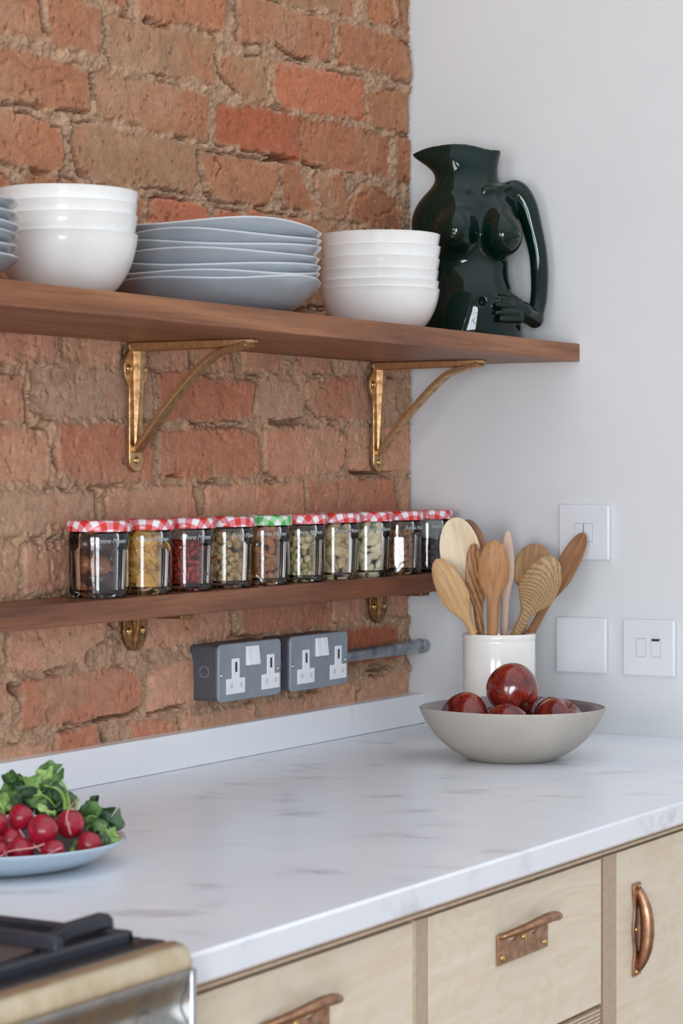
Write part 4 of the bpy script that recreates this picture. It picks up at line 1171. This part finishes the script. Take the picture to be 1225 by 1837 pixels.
# ------------------------------------------------------------------ utensil pot and wooden spoons
def at(px, py, depth):
    """the place that lies `depth` metres ahead along the sight line through a pixel of the 1225 x 1837 frame"""
    return CAM + FWD * depth + RGT * ((px - 612.5) / 4303 * depth) + Vector((0, 0, -(py - 850) / 4303 * depth))
PX, PY = -.1514, -.2292
POTM = m_glaze('cream_glaze', S(238, 234, 227), 0.14)
pr = [(0, .003), (.048, .003), (.050, 0), (.0530, .001), (.0548, .006), (.0548, .148), (.0542, .1495), (.0550, .1515), (.0556, .155), (.0553, .1585), (.0535, .1602), (.0515, .1590), (.0508, .155), (.0506, .14), (.0502, .012), (.046, .008), (0, .0075)]
pt = obj('utensil_pot', lathe(pr, 72), POTM, loc=(PX, PY, TOP + .0002), smooth=50)
setp(pt, 'cream glazed cylindrical pot holding wooden spoons behind the fruit bowl', 'pot')
def spoon_geo(Lh, L, hw, wh, th, dish, neck=.5, tipp=2.0, nseg=20):
    """along +Z from the butt (0) to the tip (L); the bowl faces -Y"""
    R = []; N = 56
    for i in range(N + 1):
        z = L * math.sin(math.pi / 2 * i / N)
        z0 = L - Lh
        hz = wh / 2 * (1 - .12 * math.sin(math.pi * min(1, z / z0)))
        if z > z0 - .02:
            s = (z - (z0 - .02)) / (Lh + .02)
            sh = math.sin(math.pi * min(1, s) ** neck) if s < 1 else 0
            c = math.sqrt(max(0, 1 - max(0, (s - .5) / .5) ** tipp)) if s > .5 else 1
            bl = min(1, max(0, s / .42)); bl = bl * bl * (3 - 2 * bl)
            w = hz * (1 - bl) + hw / 2 * bl * c + (hz * bl * .0)
            if s > .5: w = hw / 2 * c
            t = th / 2 * (1 - bl) + bl * th * .32 * (c if c > .25 else .25)
            dd = bl
        else: w, t, dd = hz, th / 2, 0
        w = max(w, .0009); t = max(min(t, w), .0006); ring = []
        for k in range(nseg):
            a = 2 * math.pi * k / nseg; x = w * math.cos(a); y = t * math.sin(a)
            q = (x / (hw / 2)) ** 2
            zc = (z - (L - Lh * .5)) / (Lh * .5)
            y += dish * dd * max(0, 1 - q - max(0, zc * zc) * .9)
            ring.append((x, y, z))
        R.append(ring)
    return rings(R)
def spoon(label, head, foot, Lh, hw, wh, th, dish, mat, name='wooden_spoon', face=(0, 0), down=.145, tip_extra=0.0, tipp=2.0):
    H = at(*head); B = at(*foot); u = (H - B).normalized()
    tip = H + u * (Lh / 2)
    d = 0.0                                     # carry on down into the pot until the butt meets floor or side
    while d < down:
        q = B - u * (d + .004)
        if math.hypot(q.x - PX, q.y - PY) > .0455 or q.z < TOP + .014: break
        d += .004
    root = B - u * d; L = (tip - root).length
    zax = u; toc = (CAM - H).normalized()
    toc = Matrix.Rotation(face[0], 3, zax) @ toc
    yax = -(toc - zax * toc.dot(zax)).normalized()
    xax = yax.cross(zax)
    M = Matrix((xax, yax, zax)).transposed()
    o = obj(name, spoon_geo(Lh, L, hw, wh, th, dish, tipp=tipp), mat, loc=root, rot=M.to_euler(), smooth=60)
    return setp(o, label, 'spatula' if 'spatula' in name else 'spoon', 'wooden utensils in the cream pot')
BIRCH = m_wood('pale_birch', S(222, 196, 158), S(236, 214, 180), S(244, 228, 200), 'z', 3, .5, .25)
BAMB = m_wood('bamboo', S(176, 134, 88), S(198, 156, 108), S(214, 176, 128), 'z', 3, .5, .6)
OLIV = m_ringwood('olive_wood', S(124, 84, 52), S(174, 126, 84), 90, .45)
OAK = m_wood('oak', S(150, 104, 66), S(180, 130, 86), S(200, 152, 106), 'z', 3, .5, 1.0)
PINK = m_wood('pale_pinkish_wood', S(196, 166, 146), S(212, 184, 164), S(224, 200, 182), 'z', 3, .55, .4)
ACAC = m_wood('acacia', S(128, 92, 56), S(164, 122, 80), S(190, 150, 106), 'z', 3, .5, .8)
RINGW = m_ringwood('ring_grained_wood', S(148, 116, 80), S(180, 148, 108), 240, .5, (1.2, .3, .1))
TEAK = m_wood('teak', S(112, 74, 44), S(146, 98, 60), S(168, 118, 76), 'z', 3, .45, 1.0)
spoon('large pale birch spoon with a broad hollow bowl leaning towards the jars', (824, 982, 3.62), (850, 1137, 3.635), .092, .062, .011, .010, .0075, BIRCH, face=(-.12, 0))
spoon('dark brown spoon mostly hidden behind the large pale birch spoon', (842, 982, 3.665), (860, 1137, 3.66), .086, .052, .011, .010, .005, TEAK)
spoon('narrow bamboo spoon leaning farthest left over the pot rim', (806, 1050, 3.585), (850, 1137, 3.59), .088, .043, .013, .010, -.004, BAMB)
spoon('marbled olive wood spoon seen half edge-on behind the oak spoon', (853, 1026, 3.605), (862, 1137, 3.612), .086, .036, .013, .011, -.004, OLIV, face=(.5, 0))
spoon('straight oak spoon standing upright in the front of the pot', (886, 1013, 3.575), (883, 1137, 3.588), .074, .046, .018, .011, -.004, OAK, tipp=2.4)
spoon('slim pale pinkish spoon with a pointed tip, upright in the middle', (909, 1004, 3.645), (904, 1137, 3.64), .088, .024, .0125, .0115, -.003, PINK, tipp=1.5)
spoon('round brown spoon at the back right, partly behind the ring-grained one', (957, 1014, 3.68), (936, 1137, 3.65), .070, .062, .012, .011, .006, ACAC)
spoon('oval spoon with bold ring grain tilting right at the front', (972, 1043, 3.575), (926, 1137, 3.60), .084, .057, .0165, .011, -.005, RINGW)
spoon('dark flat wooden spatula leaning farthest right towards the light switch', (1020, 1009, 3.675), (951, 1137, 3.645), .106, .033, .014, .009, 0.0, TEAK, name='wooden_spatula', tipp=2.4, face=(.2, 0))

# ------------------------------------------------------------------ fruit bowl and apples
BX, BY = -.3664, -.3568
t = NT('speckled_stoneware'); v = t.coord()
sp = t.ramp(t.noise(v, 520, 2, .5), [(.30, (.55, .52, .5)), (.42, (1, 1, 1))])
geo = t.n('NewGeometry')
c = t.ramp(t.noise(v, 9, 3), [(.3, S(170, 163, 154)), (.7, S(185, 178, 169))])
t.set(color=t.mix(.5, c, sp, 'MULTIPLY'), rough=.72, spec=.3); t.bump(t.noise(v, 90, 3), .08, .001)
fb_in = m_glaze('mauve_grey_glaze', S(128, 118, 124), .35)
def fruit_bowl():
    out = [(0, .002), (.052, .002), (.055, 0), (.060, .0005)]
    for u, r, z in ((0, .075, .008), (0, .092, .019), (0, .106, .032), (0, .117, .046), (0, .1255, .060), (0, .1305, .070), (0, .1318, .0732)): out.append((r, z))
    inn = [(.1308, .0747), (.1288, .0742), (.1270, .069), (.121, .058), (.112, .045), (.101, .032), (.087, .020), (.068, .0115), (.045, .0085), (0, .0075)]
    pr = smooth_path(out[3:], 40).tolist()
    def mod(ph, r, z, i): k = max(0, z / .0747) ** 3; return r * (1 + .006 * k * math.sin(2 * ph + .6)), z + .0012 * k * (math.sin(2 * ph + .9) + .6 * math.sin(3 * ph))
    return lathe(out[:3] + pr + inn, 96, mod), 3 + len(pr)
g, ni = fruit_bowl()
fb = obj('fruit_bowl', g, t.m, loc=(BX, BY, TOP + .0002), smooth=60)
fb.data.materials.append(fb_in)
for p in fb.data.polygons:
    c_ = p.center; n_ = p.normal
    if n_.x * c_.x + n_.y * c_.y < 0 and c_.z > .006 or (n_.z > .8 and c_.z > .006): p.material_index = 1
setp(fb, 'wide taupe stoneware bowl of red apples on the worktop', 'bowl')
APM = m_apple(); STEM = plain('apple_stem', S(96, 66, 40), .7)
def apple_geo(sd):
    pr = []; N = 26
    for i in range(N + 1):
        a = math.pi * i / N - math.pi / 2           # bottom (-) to top (+)
        r = math.cos(a) * (1 + .10 * math.sin(a)); z = math.sin(a)
        z = z * 1.02 - .34 * math.exp(-(r / .26) ** 2) * (1 if a > 0 else -.75)
        pr.append((r if 0 < i < N else 0, z))
    def mod(ph, r, z, i):
        low = max(0, -z); k = 1 + .055 * low * math.cos(5 * ph + sd) + .02 * math.sin(2 * ph + sd)
        zz = z - .07 * math.exp(-((r - .45) / .22) ** 2) * math.cos(5 * ph + sd) * (1 if z < 0 else 0)
        return r * k, zz
    return lathe(pr, 50, mod)
apples = [('topmost dark red apple, its puckered base turned to the room', (920, 1238, 3.385), .0372, (2.0, .25, -.55)),
          ('dark glossy apple at the left inside the bowl, below the top one', (835, 1287, 3.365), .0350, (1.2, -.5, .6)),
          ('apple low at the front of the bowl, mostly hidden by its rim', (909, 1303, 3.325), .0315, (.4, .3, 1.0)),
          ('apple at the right inside the bowl with its stem showing', (1002, 1297, 3.365), .0345, (-.25, .62, .4)),
          ('apple at the back right of the bowl, in the shade of the stemmed one', (990, 1284, 3.420), .0270, (.5, -.2, 2.0)),
          ('apple at the back of the bowl peeping out right behind the topmost', (926, 1290, 3.440), .0270, (.2, .4, 2.6))]
for i, (lab, p, r, rot) in enumerate(apples):
    a = thing('apple', lab, 'apple', at(*p), rot, 'red apples in the bowl')
    if i == 0: a.rotation_euler = (FWD * .62 - RGT * .5 + Vector((0, 0, .6))).to_track_quat('Z', 'Y').to_euler()
    if i == 3: a.rotation_euler = (RGT * .5 - FWD * .25 + Vector((0, 0, .8))).to_track_quat('Z', 'Y').to_euler()
    obj('skin', ([(x * r, y * r, z * r * .97) for x, y, z in apple_geo(i * 1.3)[0]], apple_geo(i * 1.3)[1]), APM, a, smooth=180)
    if i in (1, 3): obj('stem', tube([(0, 0, r * .60), (.001, 0, r * .85), (.003, .001, r * 1.12)], [.0011, .0012, .0018], 8), STEM, a, smooth=180)
    if i == 0: obj('calyx', join(*[tube([(0, 0, -r * .72), (.003 * math.cos(q), .003 * math.sin(q), -r * .86), (.0015 * math.cos(q + .4), .0015 * math.sin(q + .4), -r * .95)], [.0012, .0012, .0003], 6) for q in [k * 1.257 for k in range(5)]]), STEM, a, smooth=180)

# ------------------------------------------------------------------ plate of radishes
RPX, RPY = -1.4546, -.2947
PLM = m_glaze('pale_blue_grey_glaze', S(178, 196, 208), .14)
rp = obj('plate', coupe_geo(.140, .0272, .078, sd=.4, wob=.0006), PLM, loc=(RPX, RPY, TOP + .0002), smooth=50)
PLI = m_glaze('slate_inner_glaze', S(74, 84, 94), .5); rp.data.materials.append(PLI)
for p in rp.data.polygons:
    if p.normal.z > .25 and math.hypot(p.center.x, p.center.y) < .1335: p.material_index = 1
setp(rp, 'pale blue-grey plate heaped with radishes on the worktop', 'plate')
RAD = NT('radish_skin'); v = RAD.coord(); n_ = RAD.noise(v, 60, 4, .6)
RAD.set(color=RAD.ramp(n_, [(.3, S(118, 12, 34)), (.55, S(166, 22, 48)), (.8, S(196, 56, 80))]), rough=.34, coat=.25, sss=.0); RAD.bump(RAD.noise(v, 220, 3), .12, .001)
ROOT = plain('radish_root', S(226, 150, 150), .5, 0, .1, 90)
LF = [m_leaf('radish_leaf', S(52, 84, 44), S(112, 148, 84)), m_leaf('dark_radish_leaf', S(50, 72, 54), S(92, 120, 84)), m_leaf('light_radish_leaf', S(120, 160, 80), S(170, 196, 124))]
STM = plain('radish_stalk', S(140, 176, 92), .45, 0, .1, 60)
rl = random.Random(21)
def leaf_geo(pts, width, seed, curl=.5, n=30, m=14):
    P = smooth_path(pts, n); g = random.Random(seed); ph = [g.uniform(0, 6.28) for _ in range(4)]; top, R = [], []
    side0 = Vector((RGT.x, RGT.y, 0)) * g.choice((.9, -.9)) + Vector((0, 0, g.uniform(.3, .9))) 
    for i in range(n + 1):
        u = i / n; t_ = (Vector(P[min(i + 1, n)]) - Vector(P[max(i - 1, 0)])).normalized()
        s = (side0 - t_ * side0.dot(t_)).normalized(); nn = t_.cross(s)
        w = width * (math.sin(math.pi * min(1, .06 + .94 * u) ** .8) ** .7 if u < 1 else .04) * (1 + .18 * math.sin(17 * u + ph[0]))
        a, b = [], []
        for k in range(m + 1):
            q = k / m * 2 - 1
            p = Vector(P[i]) + s * (w * q) + nn * (width * (curl * q * q + .10 * math.sin(9 * u + 5 * q + ph[1]) + .16 * math.sin(14 * u * (1 if q > 0 else 1.2) + ph[2]) * abs(q)))
            a.append(tuple(p + nn * .0003)); b.append(tuple(p - nn * .0003))
        R.append(a + b[::-1])
    return rings(R)
def rel(g, o): return move(g, (-o[0], -o[1], -o[2]))
def radish(label, c, r, roots=(), leaves=(), stalks=()):
    far = lambda p: (p[0], p[1], p[2] + .036)
    c = far(c)
    C_ = at(*c)
    o = thing('radish', label, 'radish', C_, group='radishes on the plate')
    rd = random.Random(int(c[0] * 7 + c[1])); ph = rd.uniform(0, 6)
    body = ball(r, r, r * 1.0, 28, 18, lambda x, y, z: 1 + .03 * math.sin(3 * x + ph) + .03 * math.cos(2.5 * z + y * 2 + ph))
    obj('body', body, RAD.m, o, smooth=180)
    for pts in roots:
        P = smooth_path([tuple(at(*far(p))) for p in pts], 20)
        obj('root', rel(tube(P, [0.00085 * (1 - .75 * i / 20) + .00025 for i in range(21)], 7), C_), ROOT, o, smooth=180)
    for pts, w, mi, cu in leaves:
        obj('leaf', rel(leaf_geo([tuple(at(*far(p))) for p in pts], w * 1.3, rl.randint(0, 999), cu), C_), LF[mi], o, smooth=70)
    for pts, rr_ in stalks:
        P = smooth_path([tuple(at(*far(p))) for p in pts], 16)
        obj('stalk', rel(tube(P, [rr_ * (1 - .35 * i / 16) for i in range(17)], 8, .8), C_), STM, o, smooth=180)
radish('bright round radish topmost at the left with a long crossing root', (37, 1466, 2.415), .0131,
       roots=[[(35, 1489, 2.402), (45, 1503, 2.385), (63, 1517, 2.365), (88, 1543, 2.352)]],
       leaves=[([(64, 1430, 2.44), (44, 1424, 2.43), (22, 1432, 2.43), (2, 1438, 2.44)], .0085, 1, .25), ([(60, 1432, 2.45), (55, 1415, 2.46), (50, 1400, 2.47), (46, 1392, 2.47)], .011, 2, .3),
               ([(70, 1442, 2.43), (80, 1450, 2.425), (90, 1456, 2.42), (99, 1463, 2.42)], .0052, 2, .3), ([(30, 1440, 2.46), (20, 1418, 2.47), (30, 1402, 2.48), (46, 1396, 2.48)], .012, 0, .5)],
       stalks=[([(60, 1428, 2.435), (75, 1426, 2.435), (90, 1436, 2.44), (100, 1450, 2.45)], .0013)])
radish('largest radish at the front middle of the heap, root curling left', (77, 1489, 2.375), .0155,
       roots=[[(80, 1514, 2.356), (59, 1521, 2.352), (18, 1527, 2.345), (11, 1535, 2.343), (26, 1546, 2.342)]],
       leaves=[([(84, 1450, 2.45), (94, 1436, 2.47), (88, 1420, 2.48), (76, 1410, 2.48)], .012, 1, .5), ([(60, 1450, 2.44), (64, 1436, 2.45), (76, 1430, 2.46), (90, 1440, 2.46)], .010, 0, .5),
               ([(96, 1452, 2.46), (108, 1440, 2.47), (112, 1428, 2.48), (104, 1418, 2.49)], .011, 1, .5)])
radish('large radish on the right of the heap with its thin root pointing up', (126, 1479, 2.405), .0150,
       roots=[[(127, 1497, 2.392), (121, 1477, 2.389), (120, 1461, 2.392), (127, 1447, 2.41), (137, 1435, 2.43)]],
       leaves=[([(110, 1400, 2.50), (98, 1388, 2.50), (82, 1382, 2.50), (67, 1381, 2.50)], .0085, 0, .6), ([(92, 1404, 2.50), (84, 1398, 2.49), (74, 1396, 2.49), (66, 1402, 2.49)], .009, 2, .4),
               ([(138, 1458, 2.44), (150, 1446, 2.45), (162, 1438, 2.455), (174, 1438, 2.46)], .0125, 1, .25), ([(100, 1424, 2.49), (92, 1414, 2.5), (86, 1418, 2.5), (80, 1432, 2.49)], .008, 2, .5)],
       stalks=[([(124, 1452, 2.43), (122, 1430, 2.47), (112, 1404, 2.5), (96, 1390, 2.5), (74, 1382, 2.5)], .0021), ([(118, 1452, 2.44), (114, 1430, 2.47), (102, 1415, 2.48), (78, 1409, 2.48)], .0026),
               ([(134, 1455, 2.43), (137, 1444, 2.44), (140, 1432, 2.45)], .0018)])
radish('small radish lowest on the right near the plate edge', (161, 1515, 2.395), .0128,
       leaves=[([(152, 1474, 2.43), (166, 1464, 2.43), (180, 1470, 2.43), (190, 1494, 2.42)], .0105, 0, .35), ([(176, 1466, 2.45), (194, 1466, 2.45), (206, 1478, 2.45), (204, 1494, 2.45)], .0095, 1, .4),
               ([(180, 1500, 2.42), (192, 1502, 2.42), (205, 1499, 2.43), (215, 1499, 2.43)], .0085, 2, .35), ([(182, 1506, 2.40), (187, 1504, 2.40), (191, 1508, 2.40), (188, 1516, 2.40)], .0042, 1, .3)],
       stalks=[([(154, 1470, 2.43), (162, 1464, 2.43), (174, 1466, 2.43)], .0014), ([(154, 1488, 2.43), (164, 1478, 2.43), (176, 1474, 2.43)], .0014), ([(128, 1532, 2.38), (131, 1520, 2.40), (136, 1508, 2.42)], .0028)])
radish('orange-red radish low at the front left with a root lying across it', (38, 1526, 2.365), .0136)
radish('small radish low at the front centre under the largest one', (95, 1527, 2.36), .0118, roots=[[(110, 1521, 2.348), (88, 1532, 2.344), (73, 1546, 2.34)]])
radish('radish half cut off by the left photo edge, upper of the two', (-7, 1478, 2.40), .0120,
       leaves=[([(14, 1452, 2.44), (4, 1430, 2.45), (12, 1408, 2.46), (30, 1396, 2.46)], .013, 0, .4), ([(-6, 1456, 2.43), (0, 1448, 2.42), (10, 1446, 2.42), (18, 1454, 2.42)], .009, 2, .4), ([(-10, 1440, 2.46), (0, 1424, 2.47), (16, 1412, 2.48), (36, 1408, 2.48)], .013, 0, .5)])
radish('radish half cut off by the left photo edge, lower of the two', (-8, 1530, 2.35), .0122, roots=[[(-2, 1536, 2.337), (6, 1534, 2.337), (9, 1526, 2.337)]])
radish('dark shaded radish deep in the heap behind the front two', (20, 1506, 2.405), .0125,
       leaves=[([(30, 1450, 2.46), (40, 1436, 2.48), (52, 1426, 2.49), (66, 1424, 2.5)], .012, 1, .4), ([(84, 1462, 2.45), (104, 1452, 2.46), (116, 1440, 2.48), (112, 1428, 2.5)], .012, 1, .5),
               ([(10, 1446, 2.47), (22, 1426, 2.49), (40, 1410, 2.50), (58, 1404, 2.5)], .013, 0, .5), ([(60, 1458, 2.47), (44, 1450, 2.47), (26, 1446, 2.47), (8, 1450, 2.47)], .011, 1, .5), ([(64, 1462, 2.46), (80, 1454, 2.47), (98, 1452, 2.47), (114, 1462, 2.47)], .011, 0, .5), ([(16, 1462, 2.46), (24, 1452, 2.48), (40, 1442, 2.49), (58, 1440, 2.49)], .011, 1, .5), ([(140, 1480, 2.44), (156, 1472, 2.45), (176, 1476, 2.45), (196, 1488, 2.45)], .012, 1, .4)])

# ------------------------------------------------------------------ cooker
CKX, CKY, CKZ = -1.782, -.752, .931
STN = m_metal('brushed_warm_steel', S(206, 190, 158), S(234, 220, 190), .34, 30, .0)
STN2 = m_metal('brushed_cool_steel', S(140, 142, 142), S(176, 174, 168), .3, 30, .0)
BLK = plain('black_enamel', S(20, 21, 25), .35, 0, .02, 20)
IRON = plain('cast_iron', S(34, 37, 48), .48, 0, .06, 60, .1)
TRAY = plain('grey_brown_enamel', S(112, 98, 94), .25, 0, .03, 20, coat=.3)
ck = thing('cooker', 'steel range cooker with black hob, its corner in the foreground', 'cooker', (CKX, CKY, 0))
obj('body', box(-.90, -.004, .01, .70, .02, .905), STN2, ck, bevel=.002)
# rounded front lip, swept along the front and turned a little at the corner
lipp = [(.012, .9305), (.002, .9308), (-.006, .9295), (-.0115, .9255), (-.0145, .9195), (-.0148, .9135), (-.0135, .9118), (.012, .9118)]
obj('front_lip', rings([[(x, y * k + .012 * (1 - k), z) for y, z in lipp] for x, k in ((-.90, 1), (-.014, 1), (-.007, .95), (-.0025, .8), (0, .45))]), STN, ck, smooth=40)
pnl = [(.02, .9112), (-.0125, .9112), (-.0132, .9085), (-.0085, .898), (-.004, .886), (-.0035, .878), (-.009, .868), (-.0145, .860), (-.0150, .850), (-.0120, .80), (-.0120, .76), (.02, .76)]
obj('control_panel', rings([[(x, y, z) for y, z in pnl] for x in (-.90, -.0085)]), STN2, ck, smooth=40)
obj('oven_door', box(-.89, -.010, -.016, .008, .20, .752), STN2, ck, bevel=.003)
obj('side_trim', box(-.0075, -.0005, -.0146, .03, .02, .9112), STEEL, ck, bevel=.002)
em = rrect(-.066, -.052, .8655, .8845, .003)
emb = [tube([(x, -.0098 + (z - .868) * .28, z) for x, z in em + em[:1]], .0004, 5)]
emb.append(tube([(x, -.0098 + (z - .868) * .28, z) for x, z in ((-.0585, .8685), (-.0585, .874), (-.0535, .874))], .0004, 5))
obj('emblem', join(*emb), plain('etched_line', S(96, 92, 84), .5), ck, smooth=180)
hb = obj('hob_top', join(box(-.90, -.003, .012, .70, .905, .918)), TRAY, ck)
obj('hob_rim', join(box(-.90, -.003, .0125, .034, .916, .9318), box(-.026, -.003, .034, .70, .916, .9318), box(-.90, -.026, .68, .70, .916, .9318)), BLK, ck, bevel=.003)
ps = obj('pan_support', join(box(-.60, -.020, .034, .0435, .9185, .9405), box(-.0295, -.020, .034, .62, .9185, .9405), box(-.60, -.020, .610, .62, .9185, .9405), box(-.60, -.59, .034, .62, .9185, .9405)), IRON, ck, bevel=.003)
def finger(pts, w, hgt, d):
    """iron bar through (x, y, ztop) points"""
    R = []
    for x, y, zt in pts:
        if d == 'x': R.append([(x, y - w, zt - hgt), (x, y + w, zt - hgt), (x, y + w * .8, zt), (x, y - w * .8, zt)])
        else: R.append([(x - w, y, zt - hgt), (x + w, y, zt - hgt), (x + w * .8, y, zt), (x - w * .8, y, zt)])
    return rings(R)
for yy in (.062, .26, .46):
    obj('support_finger', finger([(-.016, yy, .938), (-.017, yy, .9475), (-.024, yy, .9525), (-.075, yy, .9515), (-.100, yy, .9455), (-.112, yy, .936), (-.16, yy, .934), (-.20, yy, .934)], .0062, .011, 'x'), IRON, ps, bevel=.002)
for xx in (-.116, -.30, -.48):
    obj('support_finger', finger([(xx, .036, .936), (xx, .0375, .9475), (xx, .046, .9515), (xx, .120, .9515), (xx, .15, .948)], .0062, .011, 'y'), IRON, ps, bevel=.002)
for xx, yy in ((-.20, .19), (-.20, .44), (-.46, .19), (-.46, .44)):
    b_ = obj('burner', cyl((xx, yy, .918), .044, .010, 'z', 40), STN2, ck, bevel=.002)
    obj('burner_cap', cyl((xx, yy, .928), .036, .006, 'z', 40), BLK, b_, bevel=.002)
